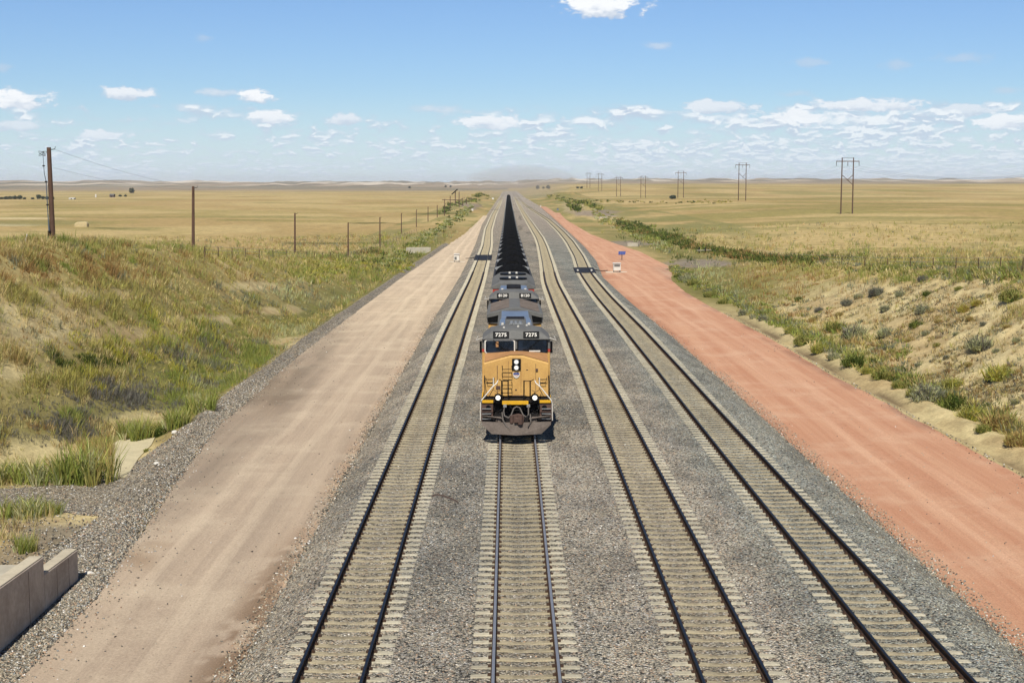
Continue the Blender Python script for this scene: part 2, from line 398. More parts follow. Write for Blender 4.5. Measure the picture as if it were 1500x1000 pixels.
def ground_mat():
    m, w = base_mat('prairie_ground')
    p = w.n('ShaderNodeTexCoord').outputs['Object']
    at = w.n('ShaderNodeAttribute', attribute_name='col')
    sp = w.n('ShaderNodeSeparateXYZ', {0: p})
    n1 = w.noise(p, 1.1, 6.0, .7); n2 = w.noise(p, 9.0, 4.0, .7)
    col = w.mix(1.0, at.outputs['Color'], w.mix(w.ss(n1, .3, .7), (.80, .80, .78), (1.16, 1.15, 1.12)), 'MULTIPLY')
    col = w.mix(1.0, col, w.mix(w.ss(n2, .3, .7), (.80, .79, .77), (1.17, 1.16, 1.13)), 'MULTIPLY')
    # coarse tussocks of the open prairie, seen flat on
    q = w.v('MULTIPLY', p, (.22, .5, 0)); n3 = w.noise(q, 1.0, 6.0, .72)
    fr = w.ss(sp.outputs[1], 130, 260)
    col = w.mix(fr, col, w.mix(1.0, col, w.mix(w.ss(n3, .36, .62), (.72, .74, .68), (1.17, 1.16, 1.12)), 'MULTIPLY'))
    h = w.m('ADD', w.m('MULTIPLY', n1, .6), w.m('MULTIPLY', n2, .25))
    out(w, col, .97, 0, bump=h, bstr=.8, bdist=.12, spec=.1)
    return m
GND = ground_mat()
def road_mat(name, a, b, c, scale_x=.9, ruts=()):
    """graded dirt with wheel streaks running along the road; attribute alpha = wash of gravel / dark damp"""
    m, w = base_mat(name)
    p = w.n('ShaderNodeTexCoord').outputs['Object']
    at = w.n('ShaderNodeAttribute', attribute_name='col')
    s = w.noise(w.v('MULTIPLY', p, (1.3, .035, 0)), scale_x, 6.0, .65)
    s2 = w.noise(w.v('MULTIPLY', p, (6.0, .12, 0)), 1.0, 5.0, .6)
    n = w.noise(p, .28, 6.0, .65); f = w.noise(p, 14.0, 5.0, .75)
    col = w.mix(w.ss(s, .35, .66), a, b)
    col = w.mix(w.ss(s2, .45, .75, 0, .45), col, b)
    col = w.mix(w.ss(n, .45, .68, 0, .6), col, c)
    sp = w.n('ShaderNodeSeparateXYZ', {0: p}); wx = w.m('ADD', sp.outputs[0], w.m('MULTIPLY', w.m('SUBTRACT', w.noise(w.v('MULTIPLY', p, (0, .03, 0)), 1.0, 2.0), .5), 1.6))
    for (x0, amp) in ruts:      # packed wheel paths, paler, with a rough verge
        r_ = w.m('ABSOLUTE', w.m('SUBTRACT', wx, x0)); k_ = w.m('MULTIPLY', w.ss(w.m('ADD', r_, w.m('MULTIPLY', w.m('SUBTRACT', s2, .5), .7)), .08, .42, 1.0, 0.0), amp)
        col = w.mix(k_, col, tuple(x * 1.16 for x in c))
    pt = w.noise(p, .9, 6.0, .75)
    col = w.mix(w.ss(pt, .54, .74, 0, .28), col, tuple(x * .66 for x in b))
    col = w.mix(1.0, col, w.mix(w.ss(f, .28, .72), (.82, .81, .79), (1.14, 1.14, 1.14)), 'MULTIPLY')
    col = w.mix(1.0, col, at.outputs['Color'], 'MULTIPLY')
    vo = w.n('ShaderNodeTexVoronoi', {'Vector': p, 'Scale': 5.0}); r = w.n('ShaderNodeSeparateXYZ', {0: vo.outputs['Color']}).outputs[0]
    peb = w.m('MULTIPLY', w.ss(vo.outputs['Distance'], .1, .2, 1, 0), w.ss(r, .82, .84))
    col = w.mix(w.m('MULTIPLY', peb, .6), col, tuple(x * .35 for x in c))
    out(w, col, .97, 0, bump=w.m('ADD', f, w.m('MULTIPLY', s2, .8)), bstr=.8, bdist=.06, spec=.1)
    return m
TAN = road_mat('tan_dirt', alb(218, 195, 168), alb(198, 177, 153), alb(232, 211, 182), ruts=((-9.0, .3), (-10.8, .3)))
RED = road_mat('red_dirt', alb(234, 182, 146), alb(216, 158, 124), alb(242, 198, 164), ruts=((16.0, .28), (17.8, .28)))
CONC = simple('concrete', alb(214, 204, 180), .9, 0, .35, 1.2, bump=.3)
CONC_TIE = simple('tie_concrete', alb(216, 208, 184), .92, 0, .45, 2.2, dcol=alb(160, 142, 106), bump=.3, vary=.22)
TIE_MID = simple('tie_concrete_dusty', alb(200, 187, 155), .95, 0, .65, 3.5, dcol=alb(128, 112, 86), bump=.3, vary=.22)
WALLC = simple('stained_wall_concrete', alb(232, 214, 192), .92, 0, .5, .8, dcol=alb(160, 140, 118), bump=.4)
WALLTOPC = simple('sunlit_top_concrete', alb(226, 212, 182), .92, 0, .35, 1.5, bump=.3)  # sun on the wall's top face put into a colour of its own
CREAM = simple('sun_bleached_concrete', alb(228, 214, 172), .92, 0, .3, .9, bump=.3)
CLIP = simple('rusty_clip', alb(92, 68, 50), .8, .2, .5, 8)
RAILB = simple('rail_rusty_side', alb(72, 58, 48), .85, 0, .5, 6, dcol=alb(110, 82, 60), spec=.1)
RAILT = simple('rail_top_worn', alb(30, 33, 42), .45, .2, .25, 4, spec=.3)
RAILTB = simple('rail_top_bright', alb(146, 148, 154), .4, .1, .2, 4, spec=.5)
WOOD = simple('weathered_pole_wood', alb(112, 84, 66), .9, 0, .5, 2.0, bump=.3)
# ------------------------------------------------------------------ ground sheets
def mixc(c, t, f): return c * (1 - f[..., None]) + np.asarray(t) * f[..., None]
def blob(px, py, cx, cy, rx, ry, soft=.5, nz=None):
    d = np.sqrt(((px - cx) / rx) ** 2 + ((py - cy) / ry) ** 2)
    if nz is not None: d = d + (nz - .5) * 1.3
    return 1 - sst(d, 1 - soft, 1 + soft)
# places with bare pale sand, seen from the bridge (photo coordinates only name the spot on the ground)
BARE_L = [(40, 476, 110, 34), (180, 490, 60, 16), (30, 545, 50, 10), (120, 430, 60, 8), (400, 455, 40, 8), (200, 665, 34, 34), (70, 690, 130, 40), (170, 745, 140, 40),
          (560, 600, 5, 3), (60, 760, 100, 24), (470, 505, 60, 12), (310, 468, 60, 10), (360, 420, 40, 8), (215, 618, 60, 16)]
BARE_R = [(1370, 478, 150, 62), (1460, 560, 150, 70), (1300, 440, 90, 26), (1225, 455, 60, 16), (1430, 438, 100, 24), (1160, 506, 50, 8), (1330, 545, 110, 34), (1560, 640, 120, 60)]
def bareness(X, Y, Z):
    px, py = proj(X, Y, Z); nz = fbm(X / 4.5, Y / 6, 77, 3); b = np.zeros_like(X)
    for (cx, cy, rx, ry) in (BARE_L + BARE_R): b = np.maximum(b, blob(px, py, cx, cy, rx, ry, .35, nz))
    return b
def ground_colour(X, Y, Z):
    n1 = fbm(X / 9, Y / 14, 101, 4); n2 = fbm(X / 1.3, Y / 1.6, 103, 3)
    tl, tr = toeL(Y), toeR(Y)
    straw = alb(212, 187, 134); straw2 = alb(196, 169, 117); green = alb(138, 138, 76); sage = alb(150, 150, 112); sand = alb(226, 208, 158)
    c = np.broadcast_to(straw, X.shape + (3,)).copy()
    big = fbm(X / 60, Y / 120, 105, 4)
    c = mixc(c, straw2, sst(big, .42, .64))
    # wandering green swales across the plain
    sw = fbm(X / 170, Y / 26, 109, 5, .6) if False else fbm(X / 95 + Y / 300, Y / 21 * np.minimum(1, 260 / np.maximum(Y, 60)) ** .5, 109, 5, .6)
    dens = np.where(X > 0, .52, .60)
    c = mixc(c, green, .55 * sst(sw, dens, dens + .12) * sst(Y, 110, 180))
    sw2 = fbm(X / 40, Y / 60, 113, 4)
    c = mixc(c, alb(172, 158, 96), .6 * sst(sw2, .5, .72) * sst(np.abs(X), 30, 60))
    # the banks: worn soil under the grass
    bank = ((X < tl + 3) & (X > tl - 18)) | ((X > tr - 3) & (X < tr + 22))
    bk = bank * (1 - sst(Y, 240, 420))
    soil = mixc(mixc(np.broadcast_to(alb(206, 184, 130), c.shape).copy(), alb(170, 158, 96), sst(n1, .4, .6)), alb(150, 118, 78), sst(n2, .5, .8) * .6)
    c = mixc(c, soil, bk * .85)
    c = mixc(c, sand * .96, (1 - sst(Y, 120, 165)) * (X > rdR1(Y)) * (X < tr + 9) * .85)
    groove = (1 - sst(Y, 115, 150)) * np.exp(-((X - rdR1(Y) - .75) / .45) ** 2)
    c = mixc(c, alb(120, 100, 78), .9 * groove * sst(fbm(X / 2, Y / 6, 119, 3), .3, .5))
    vg = (1 - sst(Y, 300, 600)) * np.maximum(np.exp(-((X - tl) / 5) ** 2), np.exp(-((X - tr - 2) / 6) ** 2) * sst(Y, 120, 160))
    c = mixc(c, alb(112, 116, 62), .75 * vg)
    far_cor = sst(Y, 240, 420) * (1 - sst(Y, 1500, 2500)) * ((X < 70) & (X > -42))
    c = mixc(c, alb(150, 146, 92), .75 * far_cor * sst(fbm(X / 9, Y / 45, 117, 3), .35, .55))
    b = bareness(X, Y, Z)
    c = mixc(c, sand, b * (.70 + .3 * n2))
    c = mixc(c, alb(190, 160, 116), b * .45 * sst(n1, .5, .66))
    bumpy = sst(fbm(X / .9, Y / 1.3, 121, 4, .65), .46, .62)
    c = mixc(c, alb(168, 142, 100), b * .45 * bumpy)
    # grey gravel spill, left of the tan road and round the wall
    px, py = proj(X, Y, Z)
    ggv = blob(X, Y, -17.3, 48.5, 2.6, 1.6, .6, n2) * .8 + blob(X, Y, -15.6, 45.5, 1.6, 2.5, .6, n2) * .7
    c = mixc(c, alb(140, 130, 116), np.clip(ggv, 0, .85))
    # heap flanks
    for (cx, cy, rx, ry) in ((842, 303, 16, 10), (885, 318, 16, 4)): c = mixc(c, alb(205, 186, 150), .8 * blob(px, py, cx, cy, rx, ry, .4, n1))
    for (cx, cy, rx, ry) in ((870, 312, 34, 5), (690, 302, 14, 5), (1030, 386, 50, 5), (925, 357, 40, 4)): c = mixc(c, alb(160, 146, 136), .85 * blob(px, py, cx, cy, rx, ry, .35, n1))
    # dark green fringe of the drain on the right, pale tracks on the left plain
    for (cx, cy, rx, ry, cc) in ((30, 320, 60, 1.6, (230, 210, 165)), (20, 329, 44, 2.2, (225, 210, 175)), (60, 326, 90, 4, (160, 150, 95)),
                                 (1150, 252, 0, 0, (0, 0, 0))):
        if rx: c = mixc(c, alb(*cc), .85 * blob(px, py, cx, cy, rx, ry, .4))
    for k, (yy, x0, x1, th) in enumerate(((362, 90, 310, 1.6), (356, 400, 600, 1.8), (371, 380, 480, 3.0), (377, 430, 640, 2.0), (313, 590, 690, 1.2), (327, 500, 600, 1.2), (334, 120, 215, .8))):
        wv = yy + 3 * (fbm(px / 60, px * 0 + k, 131, 3) - .5)
        m = (1 - sst(np.abs(py - wv), th * .4, th * 1.6)) * sst(px, x0, x0 + 30) * (1 - sst(px, x1 - 30, x1)) * sst(n1, .25, .5) * (Y > 60)
        c = mixc(c, alb(104, 104, 52), .8 * m)
    # worn badlands of the far hills
    fh = sst(Y, 2600, 3600)
    hill = mixc(np.broadcast_to(alb(176, 156, 132), c.shape).copy(), alb(150, 140, 118), sst(fbm(X / 500, Y / 700, 141, 4), .4, .6))
    blf = fbm(X / 110, Y / 900, 145, 5, .6)
    hill = mixc(hill, alb(250, 236, 220), .9 * sst(blf, .54, .62) * sst(Y, 4500, 6500))
    hill = mixc(hill, alb(96, 98, 84), .6 * sst(-blf, -.40, -.32))
    c = mixc(c, hill, fh * np.where(X > 0, sst(Y, 3400, 4300), 1))
    return c
def axis(lo, hi, d0, inner, grow):
    a = [0.0]; d = d0
    while a[-1] < hi:
        if a[-1] > inner: d *= grow
        a.append(a[-1] + d)
    return np.array(a)
def build_ground():
    ya = [12.0]
    while ya[-1] < 15500: ya.append(ya[-1] + max(.30, ya[-1] * .0052))
    ya = np.array(ya)
    xp = axis(0, 7000, .32, 46, 1.028); xs = np.concatenate([-xp[::-1], xp[1:]])
    X, Y = np.meshgrid(xs, ya); Z = terr(X, Y)
    C = ground_colour(X, Y, Z)
    # sit below the road and ballast sheets
    e = np.maximum(np.minimum(X - (rdL0(Y) + .5), rdR1(Y) - .5 - X), -1)
    Zs = Z - .10 * sst(e, 0, .6)
    me = np_mesh('ground', np.stack([X, Y, Zs], -1).reshape(-1, 3), grid_faces(len(xs), len(ya)), [GND], True, C.reshape(-1, 3))
    link('ground', me, kind='structure')
def ysteps(y0, y1, d0, g):
    a = [y0]
    while a[-1] < y1: a.append(a[-1] + max(d0, a[-1] * g))
    return np.array(a)
def strip(name, y0, y1, d0, g, fl, fr, nx, mat, off, rag, colf, **k):
    """a sheet over the ground whose edges dip under it along a ragged line"""
    ya = ysteps(y0, y1, d0, g); t = np.linspace(0, 1, nx)
    L = fl(ya) - 1.0; Rr = fr(ya) + 1.0
    X = L[:, None] + (Rr - L)[:, None] * t[None, :]; Y = np.broadcast_to(ya[:, None], X.shape).copy()
    Z = terr(X, Y)
    e = np.minimum(X - fl(Y), fr(Y) - X) + rag * 2.0 * np.interp(Y, [70, 130, 400], [1, .3, 1.2]) * (fbm(X / 2.2, Y / 3.5, 151, 4, .6) - .5)
    endf = np.minimum((Y - y0) / 3 + 1, (y1 - Y) / (y1 * .05))
    e = np.minimum(e, endf)
    Z2 = Z + off - (off + .09) * (1 - sst(e, -.55, .35)) + .016 * (fbm(X / .4, Y / .5, 155, 3) - .5)
    C = colf(X, Y, Z)
    me = np_mesh(name, np.stack([X, Y, Z2], -1).reshape(-1, 3), grid_faces(nx, len(ya)), [mat], True, C.reshape(-1, C.shape[-1]))
    return link(name, me, **k)
def col_ballast(X, Y, Z):
    c = np.ones(X.shape + (4,)); 
    cool = sst(X, 6.5, 9.0); nz = fbm(X / 2.5, Y / 7, 161, 3)
    warm = np.array([1.0, .985, .93]); blue = np.array([.84, .92, .92])
    base = warm * (1 - cool[..., None]) + blue * cool[..., None]
    nz2 = fbm(X / 1.1, Y / 2.2, 163, 4, .6); base = base * (1.16 - .32 * sst(nz2, .42, .66))[..., None]
    patch = sst(nz, .5, .68) * ((X > -7) & (X < 9))
    base = base * (1 - .22 * patch[..., None] * np.array([1, .85, .7]))
    far = sst(Y, 220, 480)[..., None]
    base = base * (1 - far) + np.array([1.08, 1.03, .97]) * far
    dust = np.zeros_like(X)
    for k in range(4):
        d = np.abs(X - trk(k, Y)); dust = np.maximum(dust, np.exp(-(d / .80) ** 6) * (.26 if k < 3 else .16) * (1 + 1.6 * sst(Y, 60, 150)))
        # oily stains beside the rails, far along the line
    st = sst(fbm(X / 1.2, Y / 30, 165, 3), .58, .7) * sst(Y, 150, 260) * (X > 1.8) * (X < 9)
    base = base * (1 - .35 * st[..., None])
    # the tan road's dust blown on to the shoulder
    c[..., :3] = base; c[..., 3] = dust + .35 * sst(-X, 5.6, 7.2)
    return c
def col_tan(X, Y, Z):
    px, py = proj(X, Y, Z); n = fbm(X / 1.4, Y / 2.2, 171, 4); c = np.ones(X.shape + (3,))
    # damp red-brown wash where ballast meets road, grey gravel worn into the outer side
    ed = 1 - sst(balL(Y) - X, .3, 1.5); wash = ed * sst(fbm(X / .8, Y / 1.5, 177, 5, .65), .45, .52) * (1 - sst(Y, 40, 52))
    c = mixc(c, np.array([.50, .42, .36]), .9 * wash)
    rim = (1 - sst(balL(Y) - X, .0, .9)) * (1 - wash); c = mixc(c, np.array([.97, .84, .74]), .6 * rim * sst(n, .35, .6))
    outer = 1 - sst(X - rdL0(Y) + 1.2 * (n - .5), np.interp(Y, [50, 62, 80, 130], [1.0, 1.6, 1.8, .8]), np.interp(Y, [50, 62, 80, 130], [2.2, 3.6, 4.4, 2.0])); gy = outer * sst(Y, 46, 58) * (1 - sst(Y, 110, 150))
    c = mixc(c, np.array([.52, .53, .54]), .95 * gy * (.55 + .45 * sst(fbm(X / 2, Y / 9, 175, 3), .35, .55)))
    for (cx, cy, rx, ry, f) in ((205, 822, 34, 16, .55), (235, 800, 22, 8, .3), (380, 560, 60, 40, .2)):
        c = mixc(c, np.array([.55, .47, .38]), f * blob(px, py, cx, cy, rx, ry, .5, n))
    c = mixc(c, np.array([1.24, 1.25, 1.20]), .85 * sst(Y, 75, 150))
    return c
def col_red(X, Y, Z):
    n = fbm(X / 1.6, Y / 5, 181, 4); c = np.ones(X.shape + (3,))
    ed = 1 - sst(rdR1(Y) - X, .2, 1.3); c = mixc(c, np.array([.62, .62, .66]), .75 * ed * sst(n, .38, .56) * (Y < 200))
    le = 1 - sst(X - balR(Y), 0, .9); c = mixc(c, np.array([.78, .72, .70]), .7 * le)
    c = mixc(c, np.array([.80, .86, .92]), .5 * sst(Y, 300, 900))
    gr = sst(X, 21.5, 24) * sst(Y, 165, 180) * (1 - sst(Y, 215, 240)); c = mixc(c, np.array([.80, .95, 1.05]), .7 * gr)
    return c
build_ground()
strip('ballast_bed', 22, 2600, .30, .0045, lambda Y: balL(Y), lambda Y: balR(Y), 170, BAL, .045, .16, col_ballast, kind='structure')
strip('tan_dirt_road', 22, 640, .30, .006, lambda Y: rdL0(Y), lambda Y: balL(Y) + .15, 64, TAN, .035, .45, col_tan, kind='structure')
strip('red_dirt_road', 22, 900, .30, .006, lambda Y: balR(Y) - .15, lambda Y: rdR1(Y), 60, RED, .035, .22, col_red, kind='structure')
# grey gravel windrow and apron left of the tan road
def apron_l(Y): return np.interp(Y, [22, 40, 44, 47, 50.5, 52, 54, 57, 58.5, 61, 66, 90, 200, 330], [-13.4, -13.8, -15.2, -15.0, -14.8, -16.5, -21.5, -21.8, -18.5, -16.9, -16.0, -15.9, -16.0, -15.2])
def apron_r(Y): return rdL0(Y) + np.interp(Y, [22, 50, 70], [.2, .3, .5])
strip('gravel_apron', 24, 330, .28, .006, apron_l, apron_r, 56, GRV, .045, .55, lambda X, Y, Z: np.ones(X.shape + (3,)), kind='structure')

# ------------------------------------------------------------------ railway tracks
def rail_path(k, off, y0=20, y1=2500):
    ya = ysteps(y0, y1, 1.5, .012); x = trk(k, ya); dx = np.gradient(x, ya)
    nrm = np.sqrt(1 + dx * dx)
    return x + off / nrm, ya - off * dx / nrm, -drop(ya)
RP = [(-.065, -.18), (-.065, -.172), (-.016, -.155), (-.010, -.05), (-.034, -.040), (-.036, -.006), (-.027, 0), (.027, 0), (.036, -.006), (.034, -.040), (.010, -.05), (.016, -.155), (.065, -.172), (.065, -.18)]
def rail_mesh(k, off, top):
    x, y, z = rail_path(k, off); n = len(RP); V = []
    for (u, w) in RP: V.append(np.stack([x + u, y, z + w], -1))
    V = np.stack(V, 1); m = len(x)
    i = np.arange(m - 1)[:, None] * n; j = np.arange(n - 1)[None, :]
    F = np.stack([i + j, i + j + 1, i + j + 1 + n, i + j + n], -1).reshape(-1, 4)
    mi = np.tile(np.array([1 if a in (5, 6, 7) else 0 for a in range(n - 1)]), m - 1)
    return np_mesh('rail', V.reshape(-1, 3), F, [RAILB, top], False, midx=mi)
def tie_parts():
    xs = [-1.30, -1.27, -1.0, -.72, -.45, -.2, 0, .2, .45, .72, 1.0, 1.27, 1.30]
    zt = [-.23, -.195, -.188, -.186, -.200, -.222, -.228, -.222, -.200, -.186, -.188, -.195, -.23]
    hw = [.09, .105, .11, .11, .10, .095, .095, .095, .10, .11, .11, .105, .09]
    b = MB(); rings = []
    for x, z, h in zip(xs, zt, hw): rings.append([(x, -h - .04, -.42), (x, -h, z - .012), (x, -h + .015, z), (x, h - .015, z), (x, h, z - .012), (x, h + .04, -.42)])
    b.loft(rings, 0)
    for s in (-1, 1):
        for d in (-1, 1):
            x = s * .7525 + d * .100; b.box(x - .036, x + .036, -.048, .048, -.19, -.145, 1)
            b.box(x - .02 - .02 * d, x + .02 - .02 * d, -.03, .03, -.147, -.128, 1)
    return b
_t = tie_parts()
for i_, f_ in enumerate(_t.f):
    if _t.m[i_] == 0 and abs(sum(_t.v[j_][0] for j_ in f_) / len(f_)) < .70: _t.m[i_] = 2
TIE = _t.mesh('tie', [CONC_TIE, CLIP, TIE_MID])
def far_ties(k, ys):
    nx = [-1.30, -.76, 0, .76, 1.30]; nz = [-.19, -.192, -.228, -.192, -.19]
    V = []; base = []
    x0 = trk(k, ys); z0 = -drop(ys); g = (trk(k, ys + .5) - trk(k, ys - .5))
    for (u, z) in zip(nx, nz):
        for h, zz in ((-.15, -.40), (-.105, z), (.105, z), (.15, -.40)):
            V.append(np.stack([x0 + u - g * h, ys + h - g * u, z0 + zz], -1))
    V = np.stack(V, 1); n = V.shape[1]; F = []
    for i in range(4):
        for j in range(3): F.append((i * 4 + j, i * 4 + j + 1, i * 4 + j + 5, i * 4 + j + 4))
    F = np.array(F); m = len(ys)
    FF = (F[None] + np.arange(m)[:, None, None] * n).reshape(-1, 4)
    V = V.reshape(-1, 3); mi = np.tile(np.array([0] * 3 + [2] * 6 + [0] * 3), m)
    # clips as low dark blocks while they can still be seen
    yc = ys[ys < 200]; b = []; 
    for s in (-1, 1):
        for d in (-1, 1): b.append(s * .7525 + d * .098)
    Vc = []; Fc = []; xx = trk(k, yc); zz = -drop(yc)
    for u in b:
        c = np.stack([np.stack([xx + u + a, yc + h, zz - .125], -1) for a, h in ((-.035, -.05), (.035, -.05), (.035, .05), (-.035, .05))], 1).reshape(-1, 3)
        c2 = c.copy(); c2[:, 2] -= .07
        o = len(V) + sum(len(q) for q in Vc); Vc += [c, c2]; kk = np.arange(len(yc))[:, None] * 4 + o; s_ = len(c)
        q = np.array([0, 1, 2, 3]); Fc.append(kk + q)
        for a_, b_ in ((0, 1), (1, 2), (3, 0)): Fc.append(kk + np.array([a_, a_ + s_, b_ + s_, b_]))
    if Vc:
        Fc = np.concatenate([f.reshape(-1, 4) for f in Fc]); V = np.concatenate([V] + Vc); FF = np.concatenate([FF, Fc]); mi = np.concatenate([mi, np.ones(len(Fc), int)])
    return np_mesh('ties', V, FF, [CONC_TIE, CLIP, TIE_MID], False, midx=mi)
TLAB = ['outermost left railway track beside the tan dirt road, dark rails on pale concrete ties',
        'railway track carrying the coal train, with worn grey shiny rail tops',
        'railway track just right of the coal train, dark rails on tan concrete ties',
        'outermost right railway track beside the red dirt road, swinging outwards far away']
for k in range(4):
    t = empty('railway_track', (float(trk(k, 24.)), 24, 0), label=TLAB[k], cat='railway track', group='parallel railway tracks')
    bpy.context.view_layer.update(); inv = -np.array(t.location)
    for off in (-.7525, .7525):
        link('rail', rail_mesh(k, off, RAILTB if k == 1 else RAILT), t, tuple(inv))
    y0 = 26.0 + .2 * k; ys = y0 + .61 * np.arange(int((1500 - y0) / .61))
    ys = ys + rng.normal(0, .012, len(ys))
    for y in ys[:100]:
        a = math.atan(float(trk(k, y + .5) - trk(k, y - .5)))
        o = link('tie', TIE, t, (float(trk(k, y)) + inv[0], y + inv[1], -float(drop(y)) + inv[2])); o.rotation_euler = (0, 0, -a + float(rng.normal(0, .006)))
    link('ties', far_ties(k, ys[100:]), t, tuple(inv), kind='stuff')
# ------------------------------------------------------------------ train
YEL = simple('locomotive_yellow', alb(238, 190, 110), .6, 0, .5, 1.6, dcol=alb(192, 144, 82), spec=.25)
YEL2 = simple('bright_safety_yellow', alb(250, 190, 30), .55, 0, .3, 4)
TOPY = simple('brown_nose_top', alb(204, 150, 96), .8, 0, .4, 2.0)  # browner tone than the yellow of the nose
GRY = simple('locomotive_roof_grey', alb(126, 125, 120), .75, 0, .38, 1.6, dcol=alb(84, 82, 80), spec=.2)
GRYL = simple('roof_hatch_metal', alb(168, 180, 196), .38, .55, .4, 2.4, dcol=alb(96, 104, 116))
DRK = simple('underframe_black', alb(30, 28, 28), .75, 0, .35, 3, dcol=alb(58, 50, 44), spec=.15)
BLK = simple('black_paint', alb(12, 12, 13), .6, 0, .15, 3, spec=.12)
REDS = simple('red_stripe', alb(196, 70, 50), .6, 0, .2, 3)
PLOW = simple('weathered_plow_grey', alb(134, 122, 112), .8, 0, .55, 1.6, dcol=alb(84, 74, 66), spec=.15)
IRON = simple('rusty_iron', alb(110, 84, 72), .85, .1, .5, 6, dcol=alb(62, 48, 42))
WHT = simple('white_paint', alb(246, 240, 226), .6, 0, .15, 3)
ALU = simple('coal_car_aluminium', alb(196, 198, 196), .5, .45, .45, 2.2, dcol=alb(110, 106, 100))
HOSE = simple('rubber_hose', alb(120, 112, 104), .7, 0, .3, 6)
BLUE = simple('shield_blue', alb(66, 82, 150), .5, 0, .15, 6)
WHEEL = simple('wheel_steel', alb(86, 74, 66), .6, .4, .4, 6)
def glass_mat():
    m, w = base_mat('dark_cab_glass')
    p = w.n('ShaderNodeTexCoord').outputs['Object']
    n = w.noise(p, 2.2, 3.0)
    out(w, w.mix(w.ss(n, .4, .65), (.003, .007, .014), (.010, .018, .032)), .12, 0, spec=.35)
    return m
GLS = glass_mat()
def lamp_mat(name, c, s):
    m, w = base_mat(name)
    w.n('ShaderNodeOutputMaterial', {'Surface': w.n('ShaderNodeEmission', {'Color': tuple(c) + (1,), 'Strength': s}).outputs[0]}); return m
LMP = lamp_mat('lit_headlamp', (1.0, .93, .80), 1.5)
def coal_mat():
    m, w = base_mat('coal')
    p = w.n('ShaderNodeTexCoord').outputs['Object']
    vo = w.n('ShaderNodeTexVoronoi', {'Vector': p, 'Scale': 9.0}); r = w.n('ShaderNodeSeparateXYZ', {0: vo.outputs['Color']}).outputs[0]
    out(w, w.mix(r, alb(8, 8, 8), alb(38, 38, 38)), .9, 0, bump=w.m('ADD', vo.outputs['Distance'], w.noise(p, 3.0, 5.0)), bstr=.9, bdist=.14, spec=.04)
    return m
COAL = coal_mat()
def text_mesh(txt, size, name, mat, thick=.006):
    cu = bpy.data.curves.new(name, 'FONT'); cu.body = txt; cu.size = size; cu.align_x = 'CENTER'; cu.align_y = 'CENTER'; cu.extrude = thick; cu.offset = size * .018
    cu.space_character = 1.08
    o = bpy.data.objects.new(name, cu); COL.objects.link(o); bpy.context.view_layer.update()
    me = bpy.data.meshes.new_from_object(o.evaluated_get(bpy.context.evaluated_depsgraph_get())); bpy.data.objects.remove(o)
    me.materials.clear(); me.materials.append(mat); return me
TX = .36
def truck(parent, yc, wb, n=3):
    """bogie: side frames with sub-parts for each wheelset"""
    b = MB()
    for s in (-1, 1):
        b.prism([(yc - wb / 2 - .9, .62), (yc - wb / 2 - .5, .95), (yc - .4, .82), (yc + .4, .82), (yc + wb / 2 + .5, .95), (yc + wb / 2 + .9, .62), (yc + .5, .50), (yc - .5, .50)], s * 1.02, s * 1.18, 'x')
        for i in range(n): y = yc - wb / 2 + wb * i / (n - 1); b.box(s * 1.1 - .12, s * 1.1 + .12, y - .2, y + .2, .38, .72)
    b.box(-1.0, 1.0, yc - .35, yc + .35, .55, .95)
    t = b.build('truck_frame', DRK, parent, bevel=.02)
    for i in range(n):
        y = yc - wb / 2 + wb * i / (n - 1); w_ = MB()
        for s in (-1, 1):
            w_.cyl((s * .7525 - .07, y, .53), .53, .14, 'x', 24); w_.cyl((s * .68 - .02, y, .53), .57, .04, 'x', 24)
        w_.cyl((-.75, y, .53), .1, 1.5, 'x', 10)
        w_.build('wheelset', WHEEL, t)
def coupler(parent, y, s, name='coupler'):
    """s=-1 faces the viewer"""
    b = MB(); b.box(-.13, .13, min(y, y - s * .7), max(y, y - s * .7), .76, 1.0)
    b.prism([(-.28, .70), (.30, .70), (.34, 1.06), (.1, 1.14), (-.3, 1.06)], y, y + s * .18, 'y')
    b.cyl((.16, y + s * .24, .70), .12, .42, 'z', 10); b.cyl((-.2, y + s * .16, .74), .08, .34, 'z', 8)
    b.box(-.10, .12, y + s * .12, y + s * .34, .78, 1.0); b.tube([(.0, y + s * .1, .7), (.03, y + s * .16, .45), (.0, y + s * .1, .25)], .035)
    return b.build(name, IRON, parent, bevel=.015)
def nose_face(w2=1.43):
    return [(-w2, 1.72), (w2, 1.72), (w2, 3.18), (.28, 3.50), (-.28, 3.50), (-w2, 3.18)]
def rails_(name, pts, r, mat, parent): MB().tube(pts, r, 6).build(name, mat, parent, smooth=True)
